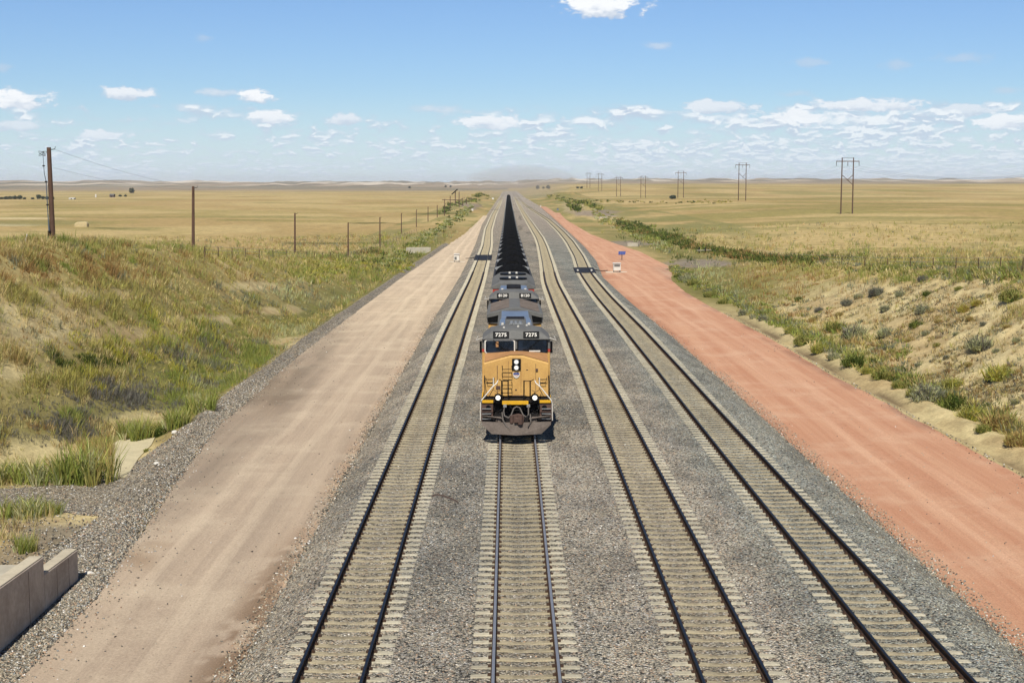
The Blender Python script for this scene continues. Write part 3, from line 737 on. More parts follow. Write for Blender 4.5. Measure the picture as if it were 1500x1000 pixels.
def locomotive(Y0, number, label, kind):
    L = 22.3 if kind == 'lead' else 24.2
    g = empty('diesel_locomotive', (TX, Y0, 0), label=label, cat='locomotive', group='locomotives at the head of the coal train')
    dz = -float(drop(Y0 + L * .3)); g.location.z = dz
    # frame, deck, tank
    b = MB(); b.box(-.9, .9, .9, L - .9, 1.18, 1.60); b.box(-1.5, 1.5, 1.0, L - 1.0, 1.58, 1.68)
    b.build('underframe', DRK, g, bevel=.02)
    b = MB(); b.prism([(-1.42, 1.1), (-1.25, .35), (1.25, .35), (1.42, 1.1), (1.42, 1.2), (-1.42, 1.2)], 8.2, 13.2, 'y'); b.build('fuel_tank', DRK, g, bevel=.03)
    truck(g, 4.1, 4.0); truck(g, L - 4.1, 4.0)
    # side sills
    b = MB()
    for s in (-1, 1): b.box(s * 1.5 - .03, s * 1.5 + .03, 1.4, L - 1.4, 1.42, 1.70)
    b.build('side_sill', YEL2 if kind == 'lead' else GRY, g)
    # nose
    nb = MB(); f = nose_face()
    ctr = lambda y, k: [(x, y, z + k * (1 if i >= 2 else 0)) for i, (x, z) in enumerate(f)]
    nb.loft([ctr(1.12, 0), ctr(1.16, .03), ctr(3.2, .02)], 0)
    n_ = nb.build('nose', [YEL], g, bevel=.035)
    b = MB(); w2 = 1.40
    b.add([(-w2, 1.30, 3.235), (-.26, 1.30, 3.552), (.26, 1.30, 3.552), (w2, 1.30, 3.235), (-w2, 2.72, 3.47), (-.26, 2.72, 3.565), (.26, 2.72, 3.565), (w2, 2.72, 3.47)], [(0, 1, 5, 4), (1, 2, 6, 5), (2, 3, 7, 6)])
    b.build('nose_top_panel', TOPY, n_)
    # cab: lower yellow, red line, grey crown
    x = 1.53
    def cabring(y, zlo, zhi): return [(-x, y, zlo), (x, y, zlo), (x, y, zhi), (-x, y, zhi)]
    b = MB(); b.box(-x, x, 2.72, 5.4, 1.68, 3.52); c_ = b.build('cab', [YEL], g, bevel=.02)
    b = MB(); b.box(-x - .004, x + .004, 2.70, 5.41, 3.52, 3.64); b.build('red_stripe', REDS, c_)
    up = MB()
    up.prism([(-x, 3.64), (x, 3.64), (x, 4.03), (-x, 4.03)], 2.74, 5.4, 'y')
    prof = lambda y, k: [(-x, y, 4.03), (x, y, 4.03), (x, y, 4.10 + .0 * k), (1.15, y, 4.10 + .30 * k), (.35, y, 4.10 + .40 * k), (-.35, y, 4.10 + .40 * k), (-1.15, y, 4.10 + .30 * k), (-x, y, 4.10)]
    up.loft([prof(2.74, .0), prof(2.98, .85), prof(3.25, 1.0), prof(5.4, 1.0)], 0)
    up.build('cab_roof', [GRY], g, bevel=.02)
    b = MB(); b.box(-.06, .06, 2.70, 2.76, 3.52, 4.04); b.build('centre_pillar', [GRY], c_)
    # windshields
    for s in (-1, 1):
        cx = s * .735; hw = .655; z0, z1 = 3.50, 4.04
        fr = MB(); fr.prism([(cx - hw - .035, z0 + .03), (cx - hw + .03, z0 - .045), (cx + hw - .03, z0 - .045), (cx + hw + .035, z0 + .03), (cx + hw + .035, z1 - .03), (cx + hw - .03, z1 + .045), (cx - hw + .03, z1 + .045), (cx - hw - .035, z1 - .03)], 2.655, 2.72, 'y')
        fo = fr.build('windshield_frame', WHT if (s < 0 and kind == 'lead') else BLK, g, bevel=.01)
        if s < 0 and kind == 'lead': fo['label'] = 'pale windshield frame on the left'
        gl = MB(); gl.prism([(cx - hw + .02, z0 + .06), (cx - hw + .08, z0), (cx + hw - .08, z0), (cx + hw - .02, z0 + .06), (cx + hw - .02, z1 - .06), (cx + hw - .08, z1 - .005), (cx - hw + .08, z1 - .005), (cx - hw + .02, z1 - .06)], 2.63, 2.66, 'y')
        go = gl.build('windshield', GLS, fo)
        wp = MB(); wp.tube([(cx + s * .3, 2.60, z1 + .04), (cx - s * .15, 2.61, z0 + .18)], .012, 5); wp.tube([(cx - s * .45, 2.61, z0 + .12), (cx + s * .15, 2.61, z0 + .20)], .014, 5); wp.build('wiper', BLK, fo)
        vis = MB(); vis.box(cx - .18, cx - .06, 2.622, 2.63, z1 - .30, z1 - .05) if s < 0 else vis.box(cx - .15, cx + .35, 2.622, 2.63, z0 + .03, z0 + .09)
        vis.build('cab_paper', TOPY if s < 0 else WHT, go)
        # number boards on the sloping brow
        bx = s * .68; q = MB()
        q.add([(bx - .36, 2.71, 4.14), (bx + .36, 2.71, 4.14), (bx + .36, 2.85, 4.41), (bx - .36, 2.85, 4.41), (bx - .36, 3.1, 4.14), (bx + .36, 3.1, 4.14), (bx + .36, 3.1, 4.41), (bx - .36, 3.1, 4.41)],
              [(0, 1, 2, 3), (4, 7, 6, 5), (0, 3, 7, 4), (1, 5, 6, 2), (3, 2, 6, 7), (0, 4, 5, 1)])
        qo = q.build('number_board', BLK, g, bevel=.015)
        t = link('number', text_mesh(number, .245, 'number', WHT), qo, (bx, 2.772, 4.275)); t.rotation_euler = (math.atan2(.31, .16), 0, 0)
        # side mirrors, sun shades
        b = MB(); b.box(s * 1.60 - .05, s * 1.60 + .05, 3.05, 3.25, 3.42, 3.95); b.build('side_mirror', BLK, g)
        rails_('mirror_arm', [(s * 1.52, 3.1, 4.1), (s * 1.82, 3.0, 4.02), (s * 1.72, 3.1, 4.18)], .02, WHT, g)
    b = MB(); b.prism([(-1.53, 4.085), (1.53, 4.085), (1.53, 4.11), (-1.53, 4.11)], 2.62, 2.76, 'y'); b.build('rain_gutter', GRY, g)
    # headlights, emblem, nose details
    b = MB(); b.box(-.19, .19, 1.06, 1.14, 2.90, 3.40); h_ = b.build('headlight_box', BLK, g, bevel=.01)
    for z in (3.02, 3.27):
        r_ = MB(); r_.cyl((0, 1.0, z), .115, .07, 'y', 16); r_.build('headlight_rim', ALU, h_)
        r_ = MB(); r_.cyl((0, .985, z), .08, .02, 'y', 16); r_.build('headlight', LMP if kind == 'lead' else GLS, h_)
    sh = MB(); sh.prism([(-.14, 2.80), (-.15, 2.68), (-.09, 2.58), (0, 2.54), (.09, 2.58), (.15, 2.68), (.14, 2.80), (.07, 2.775), (0, 2.80), (-.07, 2.775)], 1.085, 1.12, 'y')
    s_ = sh.build('shield_emblem', WHT, g)
    sb = MB(); sb.prism([(-.125, 2.785), (-.13, 2.70), (.13, 2.70), (.125, 2.785), (0, 2.78)], 1.08, 1.09, 'y'); sb.build('shield_band', BLUE, s_)
    st = MB(); [st.box(-.10 + .05 * i - .008, -.10 + .05 * i + .008, 1.08, 1.09, 2.60 + .06 * abs(i - 2) * .5, 2.695) for i in range(5)]; st.build('shield_stripe', REDS, s_)
    # door seams, latches
    b = MB(); b.box(.845, .86, 1.108, 1.13, 1.85, 3.18); b.box(.20, .21, 1.108, 1.13, 1.9, 3.4); b.box(-.35, -.34, 1.108, 1.13, 1.9, 3.3); b.box(.84, .95, 1.07, 1.14, 2.86, 2.96)
    b.box(.42, .52, 1.10, 1.13, 2.9, 2.92); b.box(-.05, .02, 1.10, 1.13, 2.0, 2.05); b.build('nose_door_seam', IRON, n_)
    # grab-iron ladder on the left half, side steps
    for z in (2.95, 2.62, 2.24, 1.90): rails_('grab_iron', [(-.62, 1.12, z + .14), (-.62, .99, z + .13), (-.62, .985, z), (-.20, .985, z), (-.20, .99, z + .13), (-.20, 1.12, z + .14)], .017, DRK, g)
    for s in (-1, 1):
        bb = MB(); bb.tube([(s * 1.34, 1.1, 2.55), (s * 1.34, .97, 2.5), (s * .98, .97, 2.5), (s * .98, 1.1, 2.55)], .02, 5); bb.tube([(s * 1.28, 1.1, 2.40), (s * 1.28, .97, 2.36), (s * 1.04, .97, 2.36), (s * 1.04, 1.1, 2.40)], .016, 5); bb.build('nose_handle', DRK, g)
        # black gate bars in the middle
        for xx in (.33 if s > 0 else .36, .60 if s > 0 else .64):
            q = MB(); q.box(s * xx - .028, s * xx + .028, .46, .52, 1.70, 2.52); q.build('gate_post', BLK, g)
        q = MB(); q.tube([(s * .33, .49, 2.50), (s * .64, .49, 2.50), (s * .75, .6, 2.56)], .018, 5); q.build('gate_rail', BLK, g)
        # pale end handrail
        q = MB(); q.tube([(s * .80, .55, 2.52), (s * .86, .5, 2.40), (s * 1.02, .42, 2.28), (s * 1.52, .32, 1.68), (s * 1.56, .34, 1.55), (s * 1.57, .40, .78)], .026, 6)
        q.tube([(s * 1.0, .44, 2.66), (s * 1.0, .44, 2.25)], .024, 6); q.tube([(s * .98, .46, 2.22), (s * 1.25, .44, 1.70)], .016, 5, 1)
        q.build('handrail', [WHT, DRK], g)
        # ditch lights
        d = MB(); d.cyl((s * .80, .26, 1.80), .17, .14, 'y', 18); d.box(s * .80 - .10, s * .80 + .10, .3, .5, 1.55, 1.75); do = d.build('ditch_light', BLK, g)
        d = MB(); d.cyl((s * .80, .235, 1.80), .105, .03, 'y', 18); d.build('ditch_light_lens', LMP if kind == 'lead' else GLS, do)
        # yellow corner plates, step wells
        q = MB(); q.box(s * 1.25 - .24, s * 1.25 + .24, .30, .36, 1.57, 1.69); q.build('yellow_end_plate', YEL2, g)
        q = MB(); q.box(s * 1.28 - .26, s * 1.28 + .26, .40, 1.0, 1.50, 1.56); q.box(s * 1.28 - .26, s * 1.28 + .26, .34, .42, .74, 1.5)
        q.box(s * 1.28 - .25, s * 1.28 + .25, .30, .8, 1.16, 1.20); so = q.build('step_well', IRON if kind == 'lead' else DRK, g)
        q = MB(); q.cyl((s * 1.22, .33, 1.36), .11, .03, 'y', 14); q.cyl((s * 1.18, .33, 1.08), .10, .03, 'y', 14); q.build('step_hole', BLK, so)
        q = MB(); q.add([(s * 1.52, .20, .98), (s * .55, .16, .86), (s * .55, .10, .92), (s * 1.52, .14, 1.04)], [(0, 1, 2, 3)]); q.tube([(s * 1.53, .2, 1.02), (s * 1.0, .14, .98), (s * .55, .12, .90)], .03, 5); q.build('lower_step_edge', PLOW, g)
    b = MB(); b.box(-1.5, 1.5, .34, 1.2, 1.585, 1.655); b.build('end_platform', DRK, g)
    b = MB(); b.box(-.62, .52, .22, .34, 1.50, 1.66); b.build('anticlimber', YEL2, g, bevel=.01)
    b = MB(); b.box(-1.5, 1.5, .80, 1.0, .60, 1.58); b.box(-1.46, 1.46, .30, .42, .70, .98); b.box(-.5, .5, .5, .82, 1.2, 1.5); b.box(-.95, -.65, .22, .37, .78, 1.15); b.box(.65, .95, .22, .37, .78, 1.15); b.build('pilot', DRK, g, bevel=.02)
    for s in (-1, 1):
        q = MB(); q.box(s * .78 - .11, s * .78 + .11, .20, .23, .72, .98); q.build('pilot_plate', PLOW, g)
        for dx in (-.06, .12): rails_('cut_lever_bar', [(s * (.72 + dx), .15, .95), (s * (.74 + dx), .10, .6), (s * (.78 + dx), .03, .28)], .02, DRK, g)
    # snow plow: shallow V, trimmed lower corners
    P = MB()
    for s in (-1, 1):
        pts = [(0, -.10, .76), (s * 1.50, .18, .76), (s * 1.50, .14, .64), (s * 1.08, .02, .25), (0, -.22, .23)]
        bk = [(a, y + .06, z) for a, y, z in pts]; n5 = len(pts)
        P.add(pts + bk, [tuple(range(n5)), tuple(range(2 * n5 - 1, n5 - 1, -1))] + [(i, i + n5, (i + 1) % n5 + n5, (i + 1) % n5) for i in range(n5)])
    P.build('snow_plow', PLOW, g)
    coupler(g, .10, -1); coupler(g, L, 1)
    q = MB()
    for pts in ([(-.50, .2, 1.48), (-.56, .06, 1.25), (-.52, .02, 1.05), (-.35, -.02, .96), (-.22, .02, 1.1), (-.12, .05, 1.36), (0, .05, 1.44), (.14, .05, 1.40), (.28, .0, 1.1), (.42, -.02, 1.0), (.52, .02, 1.1), (.52, .12, 1.45)],
                [(-.62, .1, 1.2), (-.6, -.02, .9), (-.45, -.06, .62), (-.3, -.08, .5)], [(.6, .1, 1.1), (.62, -.04, .8), (.5, -.08, .55)]): q.tube(pts, .032, 6)
    q.build('air_hose', HOSE, g, smooth=True)
    for xx in (-.5, .52): q = MB(); q.box(xx - .07, xx + .07, .14, .26, 1.40, 1.52); q.build('hose_fitting', ALU, g)
    if kind == 'lead':
        # trainline cables, chains and a walkway gate across the end platform
        q = MB()
        for pts in ([(-.30, .3, 1.60), (-.26, .16, 1.42), (-.1, .1, 1.28), (.1, .1, 1.26), (.24, .16, 1.42), (.28, .3, 1.60)], [(-1.0, .3, 1.5), (-.95, .16, 1.3), (-.8, .14, 1.22), (-.62, .2, 1.3)], [(1.0, .3, 1.5), (.95, .16, 1.3), (.8, .14, 1.22), (.62, .2, 1.3)]): q.tube(pts, .022, 5)
        q.build('jumper_cable', BLK, g)
        for s in (-1, 1):
            q = MB(); q.tube([(s * 1.40, .36, 1.66), (s * 1.40, .36, 2.55), (s * 1.40, 1.1, 2.65)], .02, 5); q.build('corner_post', DRK, g)
            q = MB(); q.tube([(s * .66, .5, 2.1), (s * .85, .47, 2.02), (s * 1.0, .46, 2.12)], .012, 4); q.build('safety_chain', IRON, g)
            for zz in (.86, 1.08, 1.30): q = MB(); q.box(s * 1.30 - .2, s * 1.30 + .2, .24, .30, zz, zz + .03); q.build('step_tread', ALU, g)
        q = MB(); q.box(-.34, .34, 1.09, 1.125, 1.75, 1.78); q.box(-.9, -.7, 1.095, 1.13, 2.05, 2.2); q.build('nose_latch', IRON, g)
        q = MB(); [q.box(x_ - .012, x_ + .012, 1.10, 1.125, 1.8, 3.1) for x_ in (-.84,)]; q.build('nose_panel_seam', IRON, g)
        q = MB(); [q.cyl((x_, 3.6 + .5 * i_, 4.50), .05, .07, 'z', 8) for i_, x_ in enumerate((-.55, .1, .5))]; q.build('roof_antenna', WHT, g)
    # ---- long hood
    if kind == 'lead':
        h0, h1, hw = 5.4, 15.2, .88
        b = MB(); b.box(-hw, hw, h0, h1, 1.68, 3.60); b.build('long_hood', YEL, g, bevel=.02)
        b = MB(); b.prism([(-hw - .01, 3.60), (hw + .01, 3.60), (hw + .01, 4.05), (hw - .15, 4.22), (-hw + .15, 4.22), (-hw - .01, 4.05)], h0, h1, 'y'); b.build('hood_roof', GRY, g, bevel=.015)
        # brake-grid box and hatches in bare metal behind the cab
        b = MB(); b.prism([(-.80, 4.22), (.80, 4.22), (.74, 4.40), (-.74, 4.40)], 5.8, 9.0, 'y'); hb = b.build('dynamic_brake_box', GRYL, g, bevel=.02)
        for i in range(5): q = MB(); q.box(-.66, .66, 6.0 + .58 * i, 6.12 + .58 * i, 4.40, 4.45); q.build('roof_louvre', GRY, hb)
        q = MB(); q.box(-.70, -.50, 5.9, 8.9, 4.40, 4.48); q.box(.50, .70, 5.9, 8.9, 4.40, 4.48); q.build('roof_rail', GRYL, hb)
        b = MB(); b.box(-.45, .45, 9.6, 10.6, 4.22, 4.38); b.build('exhaust_stack', DRK, g); 
        b = MB(); b.box(-.7, .7, 11.0, 14.6, 4.22, 4.30); b.build('engine_hatch', GRYL, g, bevel=.01)
        for xx in (-.62, .62): q = MB(); q.cyl((xx, 5.70, 4.42), .07, .12, 'z', 10); q.build('roof_lamp', WHT, g)
        q = MB(); [q.cyl((-.2 + .2 * i, 5.05, 4.56), .05, .5, 'y', 8, r2=.09) for i in range(3)]; q.box(-.3, .3, 5.2, 5.3, 4.48, 4.56); q.build('air_horn', ALU, g)
        # yellow radiator cab with big flared grey wings
        r0, r1 = 15.2, 21.3
        b = MB(); b.box(-1.42, 1.42, r0, r1, 1.68, 3.55); b.build('radiator_cab', YEL, g, bevel=.02)
        wing = lambda y: [(-1.0, y, 3.55), (1.0, y, 3.55), (1.50, y, 3.60), (1.52, y, 4.06), (1.35, y, 4.13), (0.25, y, 4.42), (-.25, y, 4.42), (-1.35, y, 4.13), (-1.52, y, 4.06), (-1.50, y, 3.60)]
        b = MB(); b.loft([wing(r0 - .1), wing(r1)], 0); b.build('radiator_wing', GRY, g, bevel=.02)
        q = MB(); q.prism([(-1.45, 3.66), (1.45, 3.66), (1.45, 3.90), (.2, 4.18), (-.2, 4.18), (-1.45, 3.90)], r0 - .14, r0 - .09, 'y'); q.build('radiator_intake', BLK, g)
        q = MB(); q.prism([(-1.5, 3.96), (-.2, 4.26), (.2, 4.26), (1.5, 3.96), (1.5, 3.89), (.2, 4.18), (-.2, 4.18), (-1.5, 3.89)], r0 - .19, r0 - .13, 'y'); q.build('radiator_lip', GRY, g)
        for s in (-1, 1):
            q = MB(); [q.add([(s * (.3), r0 + .4 + .38 * i, 4.42), (s * 1.34, r0 + .4 + .38 * i, 4.145), (s * 1.34, r0 + .52 + .38 * i, 4.17), (s * .3, r0 + .52 + .38 * i, 4.445)], [(0, 1, 2, 3)]) for i in range(15)]
            q.build('radiator_grille', PLOW, g)
        b = MB(); b.box(-.9, .9, r1, r1 + .5, 1.68, 3.6); b.build('rear_hood_end', YEL, g)
    else:
        h0, h1, hw = 5.4, 12.6, .98
        b = MB(); b.box(-hw, hw, h0, h1, 1.68, 3.60); b.build('long_hood', YEL, g, bevel=.02)
        b = MB(); b.prism([(-hw, 3.60), (hw, 3.60), (hw, 4.1), (hw - .2, 4.28), (-hw + .2, 4.28), (-hw, 4.1)], h0, h1, 'y'); b.build('hood_roof', GRY, g, bevel=.015)
        b = MB(); b.box(-.85, .85, 6.2, 9.6, 4.28, 4.40); hb = b.build('dynamic_brake_box', GRYL, g, bevel=.02)
        for i in range(3): q = MB(); q.cyl((0, 6.9 + 1.05 * i, 4.40), .46, .10, 'z', 18); q.build('brake_fan', DRK, hb)
        q = MB(); q.box(-.9, .9, 5.6, 6.0, 4.28, 4.42); q.build('roof_vent', GRYL, g)
        for xx in (-.72, .72): q = MB(); q.cyl((xx, 5.75, 4.42), .08, .08, 'z', 10); q.build('roof_lamp', WHT, g)
        r0, r1 = 12.6, 22.6
        b = MB(); b.box(-1.40, 1.40, r0, r1, 1.68, 3.72); b.build('radiator_cab', YEL, g, bevel=.02)
        b = MB(); b.box(-1.405, 1.405, r0 - .01, r1 + .01, 3.72, 3.95); b.build('red_band', REDS, g)
        wing = lambda y, k=0: [(-1.46, y, 3.95), (1.46, y, 3.95), (1.52, y, 4.10), (.95, y, 4.46 + k), (.0, y, 4.50 + k), (-.95, y, 4.46 + k), (-1.52, y, 4.10)]
        b = MB(); b.loft([wing(r0 - .05, -.1), wing(r0 + .8), wing(r1)], 0); b.build('radiator_wing', GRY, g, bevel=.02)
        for i in range(2):
            q = MB(); q.cyl((0, r0 + 2.0 + 5.0 * i, 4.48), .95, .10, 'z', 22); fo = q.build('radiator_fan', BLK, g)
            q = MB(); q.box(-.32, -.18, r0 + 1.6 + 5.0 * i, r0 + 2.4 + 5.0 * i, 4.58, 4.66); q.box(.18, .32, r0 + 1.6 + 5.0 * i, r0 + 2.4 + 5.0 * i, 4.58, 4.66); q.build('fan_guard', WHT, fo)
        for s in (-1, 1):
            q = MB(); [q.add([(s * 1.0, r0 + 1.0 + .5 * i, 4.47), (s * 1.5, r0 + 1.0 + .5 * i, 4.14), (s * 1.5, r0 + 1.25 + .5 * i, 4.16), (s * 1.0, r0 + 1.25 + .5 * i, 4.49)], [(0, 1, 2, 3)]) for i in range(16)]
            q.build('radiator_grille', GRY, g)
        b = MB(); b.box(-.9, .9, r1, r1 + .6, 1.68, 3.9); b.build('rear_hood_end', GRY, g)
    # side handrails along the walkway
    for s in (-1, 1):
        q = MB(); q.tube([(s * 1.50, 5.6, 2.7), (s * 1.50, L - 1.4, 2.7)], .02, 5)
        for y in np.arange(5.6, L - 1.3, 2.2): q.tube([(s * 1.5, y, 1.68), (s * 1.5, y, 2.7)], .018, 5)
        q.build('walkway_handrail', DRK, g)
    return g
LY = 60.9
locomotive(LY, '7275', 'yellow and grey lead locomotive numbered 7275 with headlights lit, at the front of the train', 'lead')
locomotive(LY + 22.75, '8120', 'grey roofed second locomotive numbered 8120, coupled behind the lead locomotive', 'second')

# ---- coal cars
OILR = simple('coal_dusted_steel', alb(64, 64, 66), .8, .1, .4, 3)
def coal_car():
    Lc = 16.15; g = empty('coal_car', (0, 0, 0))
    b = MB(); w2 = 1.48
    # thin walled tub: two sides, two ends
    for s in (-1, 1): b.box(s * w2 - .03, s * w2 + .03, .75, Lc - .75, 1.15, 3.82)
    for y in (.72, Lc - .78): b.prism([(-w2 - .03, 1.5), (w2 + .03, 1.5), (w2 + .03, 3.98), (.85, 4.16), (-.85, 4.16), (-w2 - .03, 3.98)], y, y + .06, 'y')
    b.prism([(-1.3, .45), (1.3, .45), (w2, 1.2), (-w2, 1.2)], 3.6, Lc - 3.6, 'y')
    b.box(-w2, w2, .75, Lc - .75, 1.15, 1.25)
    for y in np.arange(1.6, Lc - 1, 1.18):
        for s in (-1, 1): b.box(s * (w2 + .06) - .04, s * (w2 + .06) + .04, y - .05, y + .05, 1.2, 3.75)
    body = b.build('body', ALU, g)
    b = MB()
    for s in (-1, 1): b.box(s * w2 - .07, s * w2 + .07, .70, Lc - .70, 3.80, 3.90)
    b.build('top_rim', OILR, body)
    b = MB()
    b.box(-.3, .3, .2, Lc - .2, .95, 1.15)
    for y, e in ((.1, 1), (Lc - .1, -1)):
        b.box(-1.45, 1.45, min(y, y + e * .75), max(y, y + e * .75), 1.08, 1.16)
        for s in (-1, 1): b.tube([(s * 1.42, y + e * .1, 1.1), (s * 1.42, y + e * .1, 2.3), (s * 1.42, y + e * .7, 3.7)], .03, 5)
    b.build('end_platform', ALU, g)
    coupler(g, .12, -1); coupler(g, Lc - .12, 1)
    truck(g, 2.1, 1.75, 2); truck(g, Lc - 2.1, 1.75, 2)
    # coal heap: long loaf with tapered ends
    nx, ny = 15, 56; xs = np.linspace(-1.44, 1.44, nx); ys = np.linspace(.80, Lc - .80, ny)
    X, Y = np.meshgrid(xs, ys); e = np.minimum(Y - .8, Lc - .8 - Y)
    ec = e / (.22 + 1.9 * sst(np.abs(X), .55, 1.25)); Z = 3.76 + .54 * (1 - (np.abs(X) / 1.44) ** 2.4) * sst(ec, 0, 1.6) + .16 * sst(ec, 0, 1.0)
    Z = Z + .30 * (fbm(X * 1.9, Y * 1.9, 201, 4, .6) - .5) * sst(e, .0, .4) + .10 * np.sin(Y * .78) * (1 - (np.abs(X) / 1.44) ** 2)
    e3 = (e < .01) | (np.abs(X) > 1.43); Z = np.where(e3, np.minimum(Z, 3.78), Z)
    V = np.stack([X, Y, Z], -1).reshape(-1, 3); F = grid_faces(nx, ny)
    link('coal_load', np_mesh('coal_load', V, F, [COAL], True), g)
    return g
def copy_tree(o, parent=None):
    c = o.copy(); COL.objects.link(c)
    if parent is not None: c.parent = parent; c.matrix_parent_inverse = o.matrix_parent_inverse.copy()
    for ch in o.children: copy_tree(ch, c)
    return c
ORD = ['second', 'third', 'fourth', 'fifth', 'sixth', 'seventh', 'eighth', 'ninth', 'tenth', 'eleventh', 'twelfth', 'thirteenth', 'fourteenth']
proto = coal_car(); kids = {}
CY0 = LY + 22.75 + 24.75
for i in range(66):
    c = proto if i == 0 else (copy_tree(proto) if i < 26 else None)
    if c is None:      # far cars: only body and coal can be made out
        c = proto.copy(); COL.objects.link(c)
        for ch in proto.children:
            if ch.name.split('.')[0] in ('body', 'coal_load'):
                k = ch.copy(); COL.objects.link(k); k.parent = c
    y = CY0 + 16.2 * i; c.location = (TX, y, -float(drop(y + 1)))
    c.rotation_euler = (math.atan(-(float(drop(y + 16)) - float(drop(y))) / 16.), 0, 0)
    lab = ('first coal car, heaped with black coal, right behind the second locomotive' if i == 0 else
           ORD[i - 1] + ' coal car back from the locomotives, heaped with black coal' if i <= 12 else
           'far off coal car heaped with black coal, in the train\'s distant back part')
    tag(c, lab, 'coal car', 'coal cars of the train')
# ------------------------------------------------------------------ vegetation
def leaf_mat(name, trans=.25):
    m, w = base_mat(name)
    at = w.n('ShaderNodeAttribute', attribute_name='col')
    d = w.n('ShaderNodeBsdfDiffuse', {'Color': at.outputs['Color']}); t = w.n('ShaderNodeBsdfTranslucent', {'Color': at.outputs['Color']})
    mx = w.n('ShaderNodeMixShader', {0: trans, 1: d.outputs[0], 2: t.outputs[0]})
    w.n('ShaderNodeOutputMaterial', {'Surface': mx.outputs[0]}); return m
LEAF = leaf_mat('dry_grass_and_leaf', .35)
def blades(base, n, h, wd, spread, lean, cols, seed=0, cvar=.18, kink=.35):
    """base (m,3); n blades per tuft; h,wd,spread (m,); cols (m,3). two-segment blades -> verts, tris, colours"""
    r = np.random.default_rng(seed); m = len(base); N = m * n
    b = np.repeat(base, n, 0); H = np.repeat(h, n) * r.uniform(.45, 1.1, N); W = np.repeat(wd, n) * r.uniform(.6, 1.3, N); S = np.repeat(spread, n)
    a = r.uniform(0, 2 * np.pi, N); rr = S * np.sqrt(r.uniform(0, 1, N)); b = b + np.stack([rr * np.cos(a), rr * np.sin(a), 0 * a - .03], -1)
    a2 = a + r.normal(0, .9, N); ln = np.repeat(lean, n) * r.uniform(.1, 1.3, N)
    d = np.stack([np.cos(a2) * np.sin(ln), np.sin(a2) * np.sin(ln), np.cos(ln)], -1)
    wv = r.uniform(0, 2 * np.pi, N); w_ = np.stack([np.cos(wv), np.sin(wv), 0 * wv], -1) * W[:, None] * .5
    mid = b + d * (H * .55)[:, None]; ln2 = ln + kink * r.uniform(.2, 1.4, N)
    d2 = np.stack([np.cos(a2) * np.sin(ln2), np.sin(a2) * np.sin(ln2), np.cos(ln2)], -1); tip = mid + d2 * (H * .45)[:, None]
    V = np.stack([b - w_ * .8, b + w_ * .8, mid + w_, mid - w_, tip], 1).reshape(-1, 3)
    k = np.arange(N)[:, None] * 5; F = np.concatenate([k + [0, 1, 2], k + [0, 2, 3], k + [3, 2, 4]], 0)
    c = np.repeat(cols, n, 0) * (1 + r.normal(0, cvar, (N, 1))) * (1 + r.normal(0, .05, (N, 3))); c = np.clip(c, .01, .9)
    C = np.repeat(c, 5, 0); return V, F, C
G = dict(green=alb(156, 164, 84), olive=alb(192, 182, 106), straw=alb(232, 212, 150), rust=alb(180, 146, 92), sage=alb(150, 152, 122), lilac=alb(134, 130, 118), yel=alb(196, 188, 82), dark=alb(86, 100, 46), pale=alb(206, 206, 150), tan=alb(196, 172, 112))
GN = np.stack(list(G.values())) * 1.15; GI = {k: i for i, k in enumerate(G)}
def veg_points(side, n, y0, y1, seed):
    r = np.random.default_rng(seed)
    u = r.uniform(0, 1, n); p = 1.35; Y = (y0 ** -p + u * (y1 ** -p - y0 ** -p)) ** (-1 / p)
    if side < 0: X = rdL0(Y) - .9 - r.uniform(0, 1, n) ** .85 * (np.maximum(26, .42 * Y + 6 + rdL0(Y)) )
    else: X = rdR1(Y) + 1.2 + r.uniform(0, 1, n) ** .85 * (np.maximum(24, .42 * Y + 6 - rdR1(Y)))
    Z = terr(X, Y); px, py = proj(X, Y, Z); k = (px > -220) & (px < 1720) & (py < 900)
    return X[k], Y[k], Z[k], px[k], py[k]
# (cx, cy, rx, ry, kind, weight)
ZL = [(60, 400, 90, 24, 'rust', .7), (200, 395, 120, 16, 'rust', .5), (330, 390, 140, 14, 'olive', .6), (500, 395, 60, 16, 'green', .9), (480, 400, 90, 10, 'olive', .5),
      (70, 440, 60, 20, 'olive', .6), (170, 440, 90, 26, 'olive', .6), (210, 500, 90, 40, 'yel', .5), (140, 530, 60, 16, 'dark', .8), (260, 490, 80, 30, 'green', .5),
      (110, 565, 90, 18, 'olive', .7), (60, 595, 60, 18, 'green', .6), (150, 560, 50, 16, 'yel', .5), (40, 620, 80, 24, 'lilac', 4), (165, 590, 60, 22, 'lilac', 3.5), (230, 575, 70, 22, 'lilac', 3),
      (15, 630, 50, 16, 'lilac', 1), (330, 545, 60, 20, 'sage', .6), (380, 470, 60, 24, 'olive', .6), (420, 440, 50, 20, 'sage', .6), (260, 590, 40, 20, 'sage', .4),
      (300, 580, 70, 40, 'green', 1.3), (370, 540, 70, 30, 'green', 1.2), (340, 560, 80, 30, 'yel', .5), (430, 500, 50, 20, 'pale', .7), (340, 570, 80, 26, 'pale', .5), (450, 430, 60, 14, 'pale', .6),
      (310, 515, 60, 14, 'lilac', .7), (370, 502, 40, 8, 'lilac', .7), (110, 680, 70, 16, 'tan', .8), (600, 360, 40, 12, 'green', .7), (605, 352, 10, 6, 'yel', 1), (640, 340, 30, 14, 'pale', .6), (560, 385, 50, 12, 'dark', .5), (590, 375, 40, 8, 'green', .8), (660, 325, 30, 10, 'dark', .6), (590, 350, 26, 6, 'yel', .7)]
